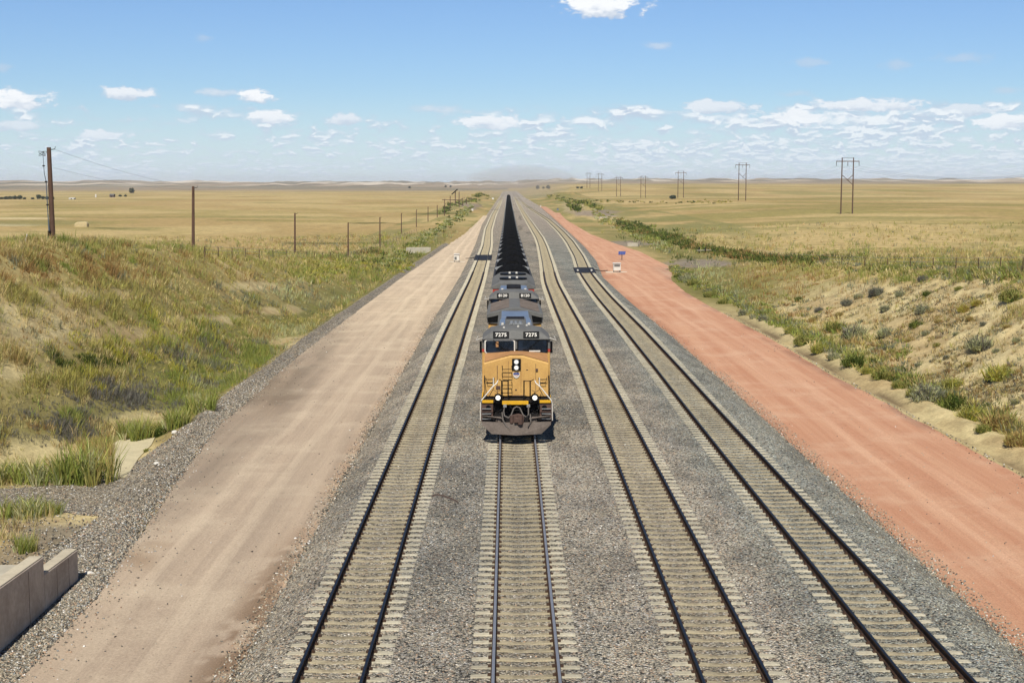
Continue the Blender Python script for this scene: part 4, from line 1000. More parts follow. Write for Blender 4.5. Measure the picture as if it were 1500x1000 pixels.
ZR = [(1150, 420, 90, 26, 'rust', .8), (1130, 395, 100, 8, 'olive', .8), (1240, 400, 90, 12, 'olive', .8), (1080, 410, 40, 16, 'olive', .6), (1040, 400, 30, 16, 'pale', .7), (1020, 420, 40, 14, 'pale', .6), (1400, 405, 120, 12, 'green', .7), (1100, 380, 160, 7, 'dark', .9), (1330, 396, 120, 5, 'dark', .8), (960, 350, 60, 10, 'dark', .9), (900, 335, 50, 10, 'olive', .6),
      (1180, 410, 60, 12, 'rust', .8), (1270, 425, 60, 8, 'sage', .8), (1420, 440, 60, 12, 'yel', .4), (990, 385, 30, 10, 'dark', .5), (1060, 440, 60, 20, 'pale', .4)]
def veg_colour(px, py, zones, seed, r, cl=None):
    nz = fbm(px / 26, py / 14, seed, 3); W = np.zeros((len(px), len(G)))
    W[:, GI['olive']] += .35; W[:, GI['green']] += .22 * (nz > .5); W[:, GI['straw']] += .42; W[:, GI['rust']] += .16 * (nz < .48); W[:, GI['sage']] += .10; W[:, GI['tan']] += .20
    for (cx, cy, rx, ry, k, w) in zones: W[:, GI[k]] += 2.2 * w * blob(px, py, cx, cy, rx, ry, .7, nz)
    W /= W.sum(1, keepdims=True); c = W.cumsum(1); u = r.uniform(0, 1, (len(px), 1))
    if cl is not None: u = np.where(r.uniform(0, 1, (len(px), 1)) < .72, cl[:, None], u); return np.argmax(c > u, 1)
def clump(X, Y, s, seed):
    ix, iy = np.floor(X / s + .35 * np.sin(Y / s * 1.3)), np.floor(Y / (s * 1.5) + .35 * np.sin(X / s * 1.7)); return hsh(ix, iy, seed)
def grass_field(name, side, n, y0, y1, zones, seed, per, label):
    r = np.random.default_rng(seed); X, Y, Z, px, py = veg_points(side, n, y0, y1, seed)
    bare = bareness(X, Y, Z); nz = fbm(X / 3.0, Y / 4.5, seed + 9, 3)
    cl = clump(X, Y, .95, seed); cat = veg_colour(px, py, zones, seed, r, cl); big = fbm(X / 1.5, Y / 2.2, seed + 21, 3)
    keep = r.uniform(0, 1, len(X)) < (1 - (.95 if side > 0 else .80) * bare) * np.clip(.22 + 1.3 * sst(nz, .34, .56), 0, 1) * np.clip(.3 + 1.6 * sst(big, .36, .54), 0, 1)
    e = (rdL0(Y) - .9 - X) if side < 0 else (X - rdR1(Y) - 2.2)
    if side < 0:
        keep &= ~((Y < 58) & (r.uniform(0, 1, len(X)) < .72)); keep &= e > np.interp(Y, [55, 62, 80], [1.6, .5, .1]) + 1.2 * nz; 
        ap = (X > apron_l(Y) - 1.0) & (Y < 75); keep &= ~ap
        keep &= ~((px > 160) & (px < 240) & (py > 636) & (py < 705))
    else:
        keep &= e > 1.6 * nz; toe = sst(e, 0, 12); keep &= r.uniform(0, 1, len(X)) < 1.0
    keep &= ~((Y > 250) & (r.uniform(0, 1, len(X)) < .55) & (np.abs(X) > 60))
    X, Y, Z, cat, big = X[keep], Y[keep], Z[keep], cat[keep], big[keep]
    s = (.30 + .30 * r.uniform(0, 1, len(X))) * np.interp(Y, [50, 100, 200, 400], [1.0, 1.0, 1.35, 2.0])
    s = s * (.55 + 1.0 * sst(big, .4, .66)) * np.where(cat == GI['lilac'], .75, 1) * np.where(cat == GI['straw'], .8, 1) * np.where(cat == GI['green'], 1.2, 1)
    sp = s * .42; wd = .0175 * np.interp(Y, [50, 100, 200, 400], [1, 1.5, 2.8, 5.0])
    V, F, C = blades(np.stack([X, Y, Z], -1), per, s, wd, sp, np.full(len(X), .42), GN[cat], seed + 1)
    link(name, np_mesh(name, V, F, [LEAF], False, C), label=label, cat='grass', kind='stuff'); print(name, len(X), len(F))
grass_field('bank_grass', -1, 170000, 47, 420, ZL, 301, 8, 'mixed green, straw and rust coloured wild grass covering the left bank')
grass_field('prairie_grass', 1, 60000, 56, 420, ZR, 305, 8, 'mixed wild grass along the top and foot of the right bank')

# loose weeds and clods freckling the bare sand
def freckles():
    r = np.random.default_rng(41); X, Y, Z, px, py = veg_points(1, 60000, 56, 170, 43); k = (bareness(X, Y, Z) > .3) & (X > rdR1(Y) + 2.6) & (r.uniform(0, 1, len(X)) < .16 + .8 * (fbm(X / 2.4, Y / 3.2, 47, 3) > .56))
    X, Y, Z = X[k], Y[k], Z[k]; c = GN[r.choice([GI['rust'], GI['sage'], GI['olive'], GI['tan'], GI['lilac']], len(X), p=[.2, .25, .15, .25, .15])] * .85
    V, F, C = blades(np.stack([X, Y, Z], -1), 9, r.uniform(.10, .40, len(X)), np.full(len(X), .028), np.full(len(X), .13), np.full(len(X), .8), c, 44)
    link('small_weeds', np_mesh('small_weeds', V, F, [LEAF], False, C), label='small dry weeds freckling the pale sand of the right bank', cat='weeds', kind='stuff')
freckles()
# dark fringe of the drain, and brush along far ditches: sampled along lines on the ground
def brush(name, lines, seed, label):
    r = np.random.default_rng(seed); P = []; K = []; S = []
    for pts, n, th, kinds, sc in lines:
        pts = np.array(pts, float); seg = r.uniform(0, len(pts) - 1, n); i = seg.astype(int); f = (seg - i)[:, None]
        q = pts[i] * (1 - f) + pts[i + 1] * f; q[:, 1] += r.normal(0, th, n); q[:, 0] += r.normal(0, 3, n)
        P.append(march(q[:, 0], q[:, 1])); K.append(r.choice([GI[k] for k in kinds], n)); S.append(np.full(n, sc) * r.uniform(.5, 1.2, n))
    P = np.concatenate(P); K = np.concatenate(K); S = np.concatenate(S)
    k = P[:, 1] < 1500; P, K, S = P[k], K[k], S[k]
    V, F, C = blades(P, 22, S, .05 * np.interp(P[:, 1], [80, 200, 500, 1000], [1, 2, 4.5, 8]), S * .75, np.full(len(P), .7), GN[K], seed + 1)
    link(name, np_mesh(name, V, F, [LEAF], False, C), label=label, cat='brush', kind='stuff')
brush('drain_brush', [([(905, 328), (950, 343), (1000, 357), (1050, 370), (1100, 378), (1200, 385)], 800, 2.6, ['dark', 'dark', 'green', 'rust'], 1.1), ([(1150, 384), (1250, 391), (1350, 398), (1500, 404)], 420, 6, ['green', 'olive', 'sage', 'straw'], .6),
                      ([(905, 326), (940, 336), (975, 347), (1010, 358)], 260, 3.5, ['dark', 'dark', 'green'], 1.2),
                      ([(868, 312), (890, 322), (915, 336), (950, 352), (985, 364)], 200, 4, ['olive', 'green', 'pale'], .9),
                      ([(800, 283), (822, 292), (838, 298), (852, 296), (862, 300), (880, 306)], 120, 1.6, ['dark', 'green', 'olive'], 1.6),
                      ([(985, 396), (1003, 404), (1024, 416), (1066, 436), (1106, 456), (1158, 478), (1208, 503), (1268, 533)], 620, 4.0, ['green', 'sage', 'olive', 'green'], .6), ([(1268, 533), (1338, 562), (1408, 592), (1500, 632)], 260, 6.0, ['green', 'dark', 'olive', 'tan', 'sage'], .62), ([(1100, 440), (1180, 470), (1260, 505), (1330, 520)], 240, 16, ['olive', 'sage', 'green', 'straw', 'rust'], .45),
                      ([(835, 300), (846, 306)], 30, 3.0, ['dark', 'green'], 1.8), ([(860, 294), (960, 297), (1070, 296)], 60, 1.0, ['dark', 'olive'], 1.2)],
      51, 'dark green brush lining the drain and spoil heaps right of the red road')
brush('verge_brush', [([(560, 388), (590, 372), (620, 352), (650, 330), (675, 315), (690, 303)], 420, 4.0, ['dark', 'green', 'olive', 'pale'], .9),
                      ([(520, 372), (545, 368), (565, 372)], 60, 1.5, ['rust', 'dark'], .8), ([(648, 312), (660, 300), (680, 296), (700, 292)], 120, 2.0, ['dark', 'green'], 1.3),
                      ([(420, 400), (480, 396), (540, 392), (600, 385)], 260, 8, ['green', 'olive', 'yel'], .7), ([(694, 288), (704, 285), (712, 288), (730, 284)], 60, 1.8, ['dark', 'olive'], 2.0)],
      57, 'green brush along the verge left of the tan road, far down the line')

BARK = simple('grey_twig', alb(120, 104, 88), .9, 0, .3, 8)
def shrub_mesh(kind, seed):
    """kind: leafy dome, wiry broom or reed clump, unit radius"""
    r = np.random.default_rng(seed)
    pal = dict(green=[GI['green'], GI['dark'], GI['olive']], sage=[GI['sage'], GI['lilac'], GI['pale']], dark=[GI['dark'], GI['dark'], GI['green']], olive=[GI['olive'], GI['yel'], GI['green']],
               tan=[GI['tan'], GI['olive'], GI['rust']], yellow=[GI['yel'], GI['yel'], GI['rust']], grey=[GI['lilac'], GI['sage'], GI['lilac']], reed=[GI['green'], GI['pale'], GI['olive'], GI['green']])[kind]
    m = 26 if kind == 'reed' else 34
    a = r.uniform(0, 2 * np.pi, m); rr = np.sqrt(r.uniform(0, 1, m)) * (.75 if kind == 'reed' else .62)
    base = np.stack([rr * np.cos(a), rr * np.sin(a), 0 * a], -1); cols = GN[r.choice(pal, m)]
    if kind == 'reed': V, F, C = blades(base, 16, r.uniform(.9, 1.6, m), np.full(m, .035), np.full(m, .16), np.full(m, .30), cols, seed, .16)
    else:
        V, F, C = blades(base, 16, r.uniform(.55, 1.35, m) * (1 - .30 * rr), np.full(m, .05), np.full(m, .16), np.full(m, .62), cols, seed, .16)
        # leaf flecks through the crown volume
        n = 900; u = r.normal(0, 1, (n, 3)); u /= np.linalg.norm(u, axis=1, keepdims=True); u[:, 2] = np.abs(u[:, 2]); lump = .48 + .85 * fbm(u[:, 0] * 2.6 + seed, u[:, 1] * 2.6, seed, 3)
        c0 = u * (r.uniform(.45, 1, n) ** .5 * lump)[:, None] * [1, 1, .85]; t1 = r.normal(0, .05, (n, 3)); t2 = r.normal(0, .05, (n, 3))
        V2 = np.stack([c0, c0 + t1, c0 + t2], 1).reshape(-1, 3); F2 = np.arange(3 * n).reshape(-1, 3) + len(V)
        C2 = np.repeat(GN[r.choice(pal, n)] * (1 + r.normal(0, .18, (n, 1))), 3, 0)
        V = np.concatenate([V, V2]); F = np.concatenate([F, F2]); C = np.concatenate([C, np.clip(C2, .01, .9)])
    return np_mesh('shrub', V, F, [LEAF], False, C)
SH = {}
def shrub(px, py, rpx, kind, name, label, cat, group=None, flat=1.05, seed=None):
    p = march(px, py + rpx * .15); s = rpx * 1.30 / FPX * p[1]; vs = (len(SH) if seed is None else seed) % 4
    if (kind, vs) not in SH: SH[(kind, vs)] = shrub_mesh(kind, 600 + len(SH) * 7)
    o = link(name, SH[(kind, vs)], None, (float(p[0]), float(p[1]), float(p[2]) - .02), label=label, cat=cat, group=group)
    o.scale = (s, s, s * flat); o.rotation_euler = (0, 0, random.uniform(0, 6.28)); return o
random.seed(5)
FOOT = 'leafy shrub in the ragged row along the foot of the sandy right bank'; SLOPE = 'small dusty shrub scattered over the bare sand of the right bank'
SHR = [(1343, 478, 11, 'dark', 'dark green round shrub in the middle of the sandy right bank'), (1352, 457, 12, 'sage', 'grey green shrub just above the dark round shrub on the right bank'),
       (1435, 508, 19, 'sage', 'wide sage shrub with bare twigs low on the sandy right bank'), (1463, 552, 20, 'olive', 'yellow green shrub lowest right on the bare sand, near the picture edge'),
       (1480, 438, 17, 'green', 'large green shrub near the top of the right bank, at the picture edge'), (1412, 455, 9, 'yellow', 'lower of two yellow tufts on the upper right bank'),
       (1431, 446, 8, 'yellow', 'upper of two yellow tufts on the upper right bank'), (1284, 430, 11, 'grey', 'lilac grey bush where grass meets sand on the right bank'),
       (1253, 492, 18, 'sage', 'broad sage bush left of the bare sand slope'), (1224, 482, 14, 'green', 'green bush beside the broad sage bush, on its left'),
       (1248, 533, 16, 'dark', 'darkest bush at the bank foot, below the broad sage bush'), (1358, 582, 22, 'sage', 'large grey green bush at the bank foot, first of the big near row'),
       (1396, 596, 20, 'dark', 'dark bush second in the big near row at the bank foot'), (1424, 612, 20, 'olive', 'olive bush third in the big near row at the bank foot'),
       (1462, 626, 24, 'tan', 'tan and olive bush fourth in the big near row at the bank foot'), (1492, 648, 20, 'tan', 'nearest tan bush of the row, cut by the right picture edge'),
       (1405, 424, 6, 'green', 'narrow upright green shrub on the crest of the right bank'), (1395, 566, 15, 'olive', 'rusty olive bush just behind the big near row')]
for (x, y, r_, k, lab) in SHR: shrub(x, y, r_, k, 'shrub', lab, 'shrub', 'shrubs on the right bank')
for (x, y, r_, k) in [(1291, 552, 14, 'green'), (1316, 566, 10, 'green'), (1176, 502, 14, 'green'), (1201, 514, 13, 'olive'), (1129, 474, 9, 'green'), (1082, 462, 8, 'sage'), (1050, 446, 7, 'green'), (1032, 436, 9, 'green'),
                      (1007, 419, 9, 'green'), (996, 412, 8, 'sage'), (985, 408, 6, 'dark'), (1110, 470, 7, 'sage'), (1150, 488, 9, 'olive'), (1222, 524, 9, 'sage'), (1270, 545, 9, 'olive'), (1336, 578, 9, 'green'), (1440, 630, 11, 'green')]:
    shrub(x + (8 if x < 1160 else 0), y - (2 if x < 1160 else 0), r_, k, 'shrub', FOOT, 'shrub', 'shrubs along the foot of the right bank')
for (x, y, r_, k) in [(1297, 490, 12, 'sage'), (1297, 454, 8, 'sage'), (1352, 410, 8, 'grey'), (1358, 432, 7, 'dark'), (1318, 432, 7, 'sage'), (1356, 489, 6, 'sage'), (1372, 506, 5, 'green'), (1386, 524, 5, 'grey'),
                      (1460, 515, 6, 'sage'), (1375, 472, 6, 'tan'), (1420, 468, 6, 'tan'), (1240, 445, 8, 'grey'), (1258, 436, 7, 'sage'), (1200, 455, 6, 'grey'), (1190, 470, 6, 'tan'), (1330, 500, 5, 'tan'), (1490, 500, 7, 'sage'),
                      (1476, 480, 6, 'tan'), (1400, 490, 5, 'sage'), (1440, 475, 5, 'grey'), (1310, 520, 5, 'tan'), (1345, 535, 5, 'sage'), (1420, 535, 6, 'tan'), (1488, 590, 7, 'sage'), (1230, 462, 6, 'tan'), (1170, 440, 6, 'dark')]:
    shrub(x, y, r_, k, 'shrub', SLOPE, 'shrub', 'small shrubs scattered on the right bank')
for (x, y, r_, k, f, lab) in [(128, 702, 40, 'reed', 1.0, 'tallest green reed clump, beside the pale concrete apron on the left'), (78, 704, 34, 'reed', .8, 'wide reed clump left of the tallest one, above grey gravel'),
                              (25, 700, 32, 'reed', .7, 'reed clump at the left picture edge above the gravel'), (30, 752, 30, 'reed', .7, 'yellowing reed clump below the gravel band at the left edge'),
                              (72, 750, 18, 'reed', .8, 'short reed clump at the right end of the yellowing one'), (38, 805, 17, 'reed', 1.1, 'lone reed clump just behind the concrete wall'),
                              (200, 640, 24, 'reed', .9, 'reed clump at the upper end of the pale concrete apron'), (232, 636, 16, 'dark', 1.0, 'dark green weed clump at the edge of the grey gravel windrow'),
                              (262, 622, 22, 'reed', .9, 'reed clump against the gravel windrow, up the ditch'), (296, 600, 24, 'reed', .8, 'long reed clump farther up the ditch beside the gravel'),
                              (106, 616, 9, 'green', 1.0, 'small round green bush among lilac grey scrub on the left'), (216, 660, 6, 'green', .8, 'tiny green weed on the edge of the concrete apron'),
                              (130, 475, 0, '', 0, '')]:
    if r_: shrub(x, y, r_, k, 'reed_clump' if k == 'reed' else 'weed_clump', lab, 'plant', 'clumps of reeds and weeds in the left ditch', f)

# ------------------------------------------------------------------ loose stones lying on ballast, road verges and windrow
def stones(name, X, Y, s, cols, label, lift=0.0):
    r = np.random.default_rng(len(X)); n = len(X); Z = terr(X, Y) + lift
    o = np.array([[1, 0, 0], [-1, 0, 0], [0, 1, 0], [0, -1, 0], [0, 0, 1], [0, 0, -1]], float)
    f = np.array([[0, 2, 4], [2, 1, 4], [1, 3, 4], [3, 0, 4], [2, 0, 5], [1, 2, 5], [3, 1, 5], [0, 3, 5]])
    V = o[None] * r.uniform(.5, 1.25, (n, 6, 1)) + r.normal(0, .16, (n, 6, 3)); q, _ = np.linalg.qr(r.normal(0, 1, (n, 3, 3))); V = np.einsum('nij,nkj->nki', q, V) * (s[:, None, None] * .5) * [1, 1, .8]
    V = V + np.stack([X, Y, Z + s * .12], -1)[:, None, :]; F = (f[None] + np.arange(n)[:, None, None] * 6).reshape(-1, 3)
    link(name, np_mesh(name, V.reshape(-1, 3), F, [STN], False, np.repeat(cols, 6, 0)), label=label, cat='stones', kind='stuff'); print(name, n)
m, w = base_mat('loose_stone'); out(w, w.n('ShaderNodeAttribute', attribute_name='col').outputs['Color'], .9, spec=.2); STN = m
SP = np.stack([alb(188, 176, 152), alb(206, 194, 170), alb(140, 134, 120), alb(104, 100, 92), alb(70, 66, 60), alb(200, 168, 138), alb(250, 246, 236), alb(160, 164, 160)]); SW = [.2, .16, .18, .14, .10, .10, .06, .06]
def scatter_stones():
    r = np.random.default_rng(77)
    n = 120000; Y = 26 + 64 * r.uniform(0, 1, n) ** 1.7; X = r.uniform(-7.2, 13.8, n)
    d = np.min([np.abs(X - trk(k, Y)) for k in range(4)], 0)
    k = (d > 1.34) | ((d < .60) & (((Y - 26) / .61 % 1) > .28) & (r.uniform(0, 1, n) < .35)) | ((d < .6) & (r.uniform(0, 1, n) < .05)); X, Y, d = X[k], Y[k], d[k]
    c = SP[r.choice(8, len(X), p=SW)] * r.uniform(.75, 1.2, (len(X), 1)); c = c * np.where((X > 7.5)[:, None], [.86, .93, .92], [1, .975, .93])
    stones('ballast_stones', X, Y, r.uniform(.035, .085, len(X)), c, 'loose crushed stones on top of the ballast between and beside the tracks', .028)
    # verge stones: spread off the ballast and the windrow on to the dirt
    XX, YY = [], []
    for fe, w_, sgn, m_ in ((balL, .5, -1, 5000), (balR, .45, 1, 4000), (rdR1, .5, -1, 1500), (rdL0, 1.0, 1, 7000), (rdL0, 1.6, -1, 9000)):
        y = 26 + 110 * r.uniform(0, 1, m_) ** 1.6; XX.append(fe(y) + sgn * np.abs(r.exponential(w_ * .45, m_)) - sgn * .25); YY.append(y)
    y = 26 + 90 * r.uniform(0, 1, 350) ** 1.4; XX.append(r.uniform(-13, -6, 350)); YY.append(y); XX.append(r.uniform(13.4, 21, 350)); YY.append(y)
    y = 40 + 45 * r.uniform(0, 1, 26000) ** 1.5; a_, b_ = apron_l(y), apron_r(y); XX.append(a_ + (b_ - a_) * r.uniform(0, 1, 26000)); YY.append(y)
    y = 26 + 16 * r.uniform(0, 1, 9000); a_, b_ = -12.95 + 0 * y, apron_r(y); XX.append(a_ + (b_ - a_) * r.uniform(0, 1, 9000)); YY.append(y)
    px_, py_ = r.uniform(0, 250, 5000), r.uniform(690, 900, 5000); q = march(px_, py_, 260); kk = (q[:, 0] < rdL0(q[:, 1]) + .3) & (q[:, 0] > -22) & ~((q[:, 0] > -15) & (q[:, 0] < -12.9) & (q[:, 1] < 43)); XX.append(q[kk, 0]); YY.append(q[kk, 1])
    X = np.concatenate(XX); Y = np.concatenate(YY); c = SP[r.choice(8, len(X), p=SW)] * r.uniform(.7, 1.15, (len(X), 1))
    stones('verge_stones', X, Y, r.uniform(.03, .10, len(X)), c, 'loose stones strewn over the edges of the two dirt roads', .03)
scatter_stones()
# ------------------------------------------------------------------ concrete walls, lower left
def at_px(x, y): return [float(v) for v in march(float(x), float(y))]
wl = empty('concrete_wall', (-13.2, 39, -.9), label='stepped concrete wing wall at the lower left beside the tan road', cat='concrete wall')
b = MB(); b.prism([(39.0 - 39, -.35), (42.1 - 39, -.35), (42.1 - 39, .95), (0, 1.05)], -.22, .17, 'x'); b.build('low_wall', WALLC, wl, bevel=.02)
for y_ in (1.1, 2.2): b = MB(); b.box(.168, .174, y_, y_ + .015, -.3, .93); b.build('form_joint', IRON, wl)
for y_ in (-1.3, -3.7, -6.1): b = MB(); b.box(.173, .179, y_, y_ + .018, -.3, 1.5); b.build('form_joint', IRON, wl)
b = MB(); b.prism([(.01, 1.052), (3.1, .952), (3.1, .985), (.01, 1.085)], -.20, .15, 'x'); b.build('sunlit_wall_top', WALLTOPC, wl, bevel=.01)  # strip added along the wall top to carry its sunlit tone
b = MB(); b.prism([(22.0 - 39, -.35), (-.02, -.35), (-.02, 1.56), (22.0 - 39, 2.05)], -.24, .175, 'x'); b.build('high_wall', WALLC, wl, bevel=.02)
b = MB(); b.prism([(-17, 2.052), (-.03, 1.562), (-.03, 1.595), (-17, 2.085)], -.22, .155, 'x'); b.build('sunlit_wall_top', WALLTOPC, wl, bevel=.01)
b = MB(); b.prism([(-6.0, 0), (0, 0), (0, .12), (-6.0, .12)], 28, 38.2, 'y'); sl = b.build('concrete_slab', CONC, None, label='flat grey concrete slab behind the stepped wall, at the left edge', cat='concrete slab')
sl.location = (-14.2, 4.6, -.72)
# apron of the old culvert in the ditch
def draped(name, poly, mat, th, **k):
    c = np.array([at_px(*p) for p in poly]); c0 = c.mean(0); b = MB(); n = len(c)
    top = [tuple(p - c0 + np.array([0, 0, th])) for p in c]; bot = [tuple(p - c0 - np.array([0, 0, .35])) for p in c]
    b.add(top + bot, [tuple(range(n)), tuple(range(2 * n - 1, n - 1, -1))] + [(i, i + n, (i + 1) % n + n, (i + 1) % n) for i in range(n)])
    return b.build(name, mat, None, loc=tuple(c0), **k)
draped('concrete_apron', [(163, 652), (176, 645), (214, 639), (232, 631), (222, 652), (203, 672), (185, 700), (168, 700)], CREAM, .05, label='pale flat concrete apron in the left ditch beside the reeds', cat='concrete apron')
def headwall(px, py, w, h, label, sk=0.0):
    p = at_px(px, py); g = empty('culvert_headwall', p, label=label, cat='headwall', group='pale concrete culvert headwalls'); g.rotation_euler = (0, 0, sk)
    b = MB(); b.box(-w / 2, w / 2, -.15, .15, -.4, h); b.build('face_wall', CONC, g, bevel=.02)
    b = MB(); b.prism([(0, -.4), (2.6, -.4), (2.6, h * .35), (0, h * .98)], -w / 2 - .24, -w / 2 - .01, 'x'); b.build('wing_wall', CONC, g)
    b = MB(); b.prism([(0, -.4), (2.6, -.4), (2.6, h * .35), (0, h * .98)], w / 2 + .01, w / 2 + .24, 'x'); b.build('wing_wall', CONC, g)
headwall(613, 371, 4.6, 1.25, 'pale concrete headwall among bushes left of the tan road', .12)
headwall(927, 361, 1.9, .8, 'small white concrete headwall at the grassy edge of the red road', -.2)
headwall(884, 320, 2.6, .7, 'farthest white concrete slab beside the spoil heap on the right')
# old belt lying on the ballast, pale stones
p0 = at_px(632, 729); b = MB(); V = []
pts = [at_px(x, y) for x, y in ((632, 729), (640, 727), (648, 728), (656, 731), (664, 734), (671, 738))]
rng2 = np.random.default_rng(3); c0 = np.array(pts[0])
for a_, q in enumerate(pts[:-1]):
    u = np.array(pts[a_]) - c0; w_ = np.array(pts[a_ + 1]) - c0
    b.add([tuple(u + [0, -.05, .05]), tuple(w_ + [0, -.05, .05]), tuple(w_ + [0, .08, .09]), tuple(u + [0, .08, .09]), tuple(u + [0, -.05, -.02]), tuple(w_ + [0, -.05, -.02]), tuple(w_ + [0, .08, .0]), tuple(u + [0, .08, .0])],
          [(0, 1, 2, 3), (0, 4, 5, 1), (2, 6, 7, 3), (1, 5, 6, 2), (3, 7, 4, 0)])
b.build('rubber_belt', simple('old_rubber', alb(92, 76, 66), .9, 0, .4, 6), None, loc=tuple(c0), label='dark strip of old rubber lying across ballast between the left two tracks', cat='rubber strip')
def rock(px, py, s, lab):
    r = np.random.default_rng(int(px)); p = at_px(px, py); u = np.linspace(0, 1, 9)
    V = []; F = []
    th = np.linspace(0, 2 * np.pi, 9)[:-1]
    rings = [[(s * k * math.cos(t) * r.uniform(.8, 1.2), s * k * math.sin(t) * r.uniform(.7, 1.1), s * z) for t in th] for k, z in ((.9, -.1), (1.0, .25), (.7, .6), (.25, .75))]
    b = MB(); b.loft(rings); b.build('pale_rock', simple('pale_rock', alb(240, 234, 220), .9, 0, .2, 9), None, loc=tuple(p), label=lab, cat='rock', group='pale rocks by the left ditch')
rock(230, 680, .16, 'pale rock on the gravel right of the concrete apron'); rock(256, 634, .18, 'pale rock at the gravel edge below the dark green weeds'); rock(131, 841, .14, 'pale rock by the end of the stepped wall')
# ------------------------------------------------------------------ poles of the old line, left
def pole(x, yt, yb, hh=7.0, xt=None, crossarm=None, label=None, r=.13):
    Y = FPX * hh / (yb - yt); t = pY(xt if xt else x, yt, Y); bpt = pY(x, yb, Y); zb = min(float(terr(bpt[0], Y)), bpt[2]) - .3
    g = empty('utility_pole', (bpt[0], Y, float(bpt[2])), label=label, cat='utility pole', group='line of old utility poles left of the tracks')
    top = t - bpt; rr = max(r, .55 * Y / FPX)
    b = MB(); b.tube([(0, 0, zb - float(bpt[2])), tuple(top * .5), tuple(top)], [rr * 1.2, rr * 1.05, rr * .9], 10); b.build('pole_shaft', WOOD, g, smooth=True)
    b = MB(); b.tube([tuple(top + [rr * .8, 0, -.15]), tuple(top + [rr + .25, 0, -.12]), tuple(top + [rr + .3, 0, .05])], .03, 5); b.build('pole_pin', DRK, g)
    if crossarm: q = MB(); q.box(crossarm[0], crossarm[1], -.12, .02, top[2] - .55, top[2] - .25); q.build('crossarm', WOOD, g)
    return bpt, t
PL = 'standing in the grass left of the tan road'
A0, A1 = pole(78, 216, 362, 7.0, 71.5, label='nearest and tallest wooden pole, leaning, on top of the left bank', r=.16)
B0, B1 = pole(283, 273, 375, label='second dark wooden pole from the left, at the edge of the bank', r=.14)
labs = ['third', 'fourth', 'fifth', 'sixth', 'seventh', 'eighth', 'ninth']
for lb, (x, a, c) in zip(labs, [(432, 312, 378), (510, 326, 378), (556.5, 318, 362), (588, 312, 347), (610, 307, 337), (627, 303, 330), (640.5, 300.5, 325)]):
    pole(x, a, c, label=lb + ' wooden pole from the left, in the row shrinking towards the horizon')
pole(651, 291.5, 315, crossarm=(-1.0, 7.5), label='tenth wooden pole from the left, carrying a long horizontal beam')
pole(659.5, 287, 304, label='pole between the beam pole and the slanted panel pole')
pole(672.5, 281, 297, label='tall dark pole just right of the slanted panel')
for x in (678, 683.5, 687, 689.7): pole(x, 289.5, 299.5, 4.5, label='short far post in the dense row beyond the slanted panel')
# panel on a mast
Y = FPX * 7.5 / 19; m0 = pY(667, 297.5, Y); g = empty('solar_mast', tuple(m0), label='far mast carrying a slanted dark panel, left of the tracks', cat='mast')
b = MB(); b.tube([(0, 0, -.6), (0, 0, 7)], .24, 8); b.build('mast_post', WOOD, g)
b = MB(); b.prism([(-2.3, 5.2), (1.1, 8.1), (1.5, 7.7), (-1.9, 4.8)], -.9, .9, 'y'); b.build('solar_panel', BLK, g)
# wires from the leaning pole
WIR = simple('line_wire', alb(160, 164, 170), .6, .3, .1, 4)
def wire(p, q, sag, r, name, **k):
    p = np.array(p); q = np.array(q); ts = np.linspace(0, 1, 15); c0 = p.copy()
    pts = [tuple(p + (q - p) * t - np.array([0, 0, 4 * sag * t * (1 - t)]) - c0) for t in ts]
    b = MB(); b.tube(pts, r, 4); b.build(name, WIR, None, loc=tuple(c0), **k)
wire(A1 + [.3, 0, -.1], B1, .35, .008, 'line_wire', label='upper thin wire sagging between the leaning pole and the second pole', cat='wire')
wire(A1 + [.3, 0, -1.4], B1 - [0, 0, .3], .4, .007, 'line_wire', label='lower thin wire leaving the leaning pole for the second pole', cat='wire')
# dangling cable riser beside the leaning pole
YA = A0[1]; c = [pY(x, y, YA - .3) for x, y in ((72.5, 362), (72, 338), (70.5, 318), (69.5, 300), (68.5, 282), (67.5, 266), (65, 254), (64, 243), (63.5, 232), (62.5, 226))]; c0 = c[0]
g = empty('cable_riser', tuple(c0), label='thin grey cable riser with a tangled loose top, beside the leaning pole', cat='cable riser')
b = MB(); b.tube([tuple(q - c0) for q in c], [.06, .055, .035, .035, .035, .03, .025, .02, .018, .018], 6); b.build('riser_cable', simple('cable_grey', alb(110, 122, 134), .6, .2, .3, 3), g)
b = MB(); b.tube([tuple(c[0] - c0), tuple(c[1] - c0)], .11, 8); b.build('riser_guard', DRK, g)
b = MB(); tp = c[-1] - c0; rr = np.random.default_rng(9)
b.tube([tuple(tp + [.20 * math.cos(t * 2.1) + .1 * math.sin(t * 3.7), .15 * math.sin(t * 2), .16 * math.sin(t * 2.9) + .05]) for t in np.linspace(0, 7, 30)], .016, 4); b.build('loose_wire', DRK, g)
for i in (3, 5, 7): q = MB(); q.box(c[i][0] - c0[0] - .07, c[i][0] - c0[0] + .07, -.07, .07, c[i][2] - c0[2] - .04, c[i][2] - c0[2] + .04); q.build('cable_clamp', DRK, g)
p = pY(33.5, 366, 92); t = pY(39.5, 343, 92); b = MB(); b.tube([(0, 0, -.5), tuple(t - p)], .035, 6); b.build('marker_stake', WHT, None, loc=tuple(p), label='thin white marker stake leaning at the top of the left bank', cat='marker stake')
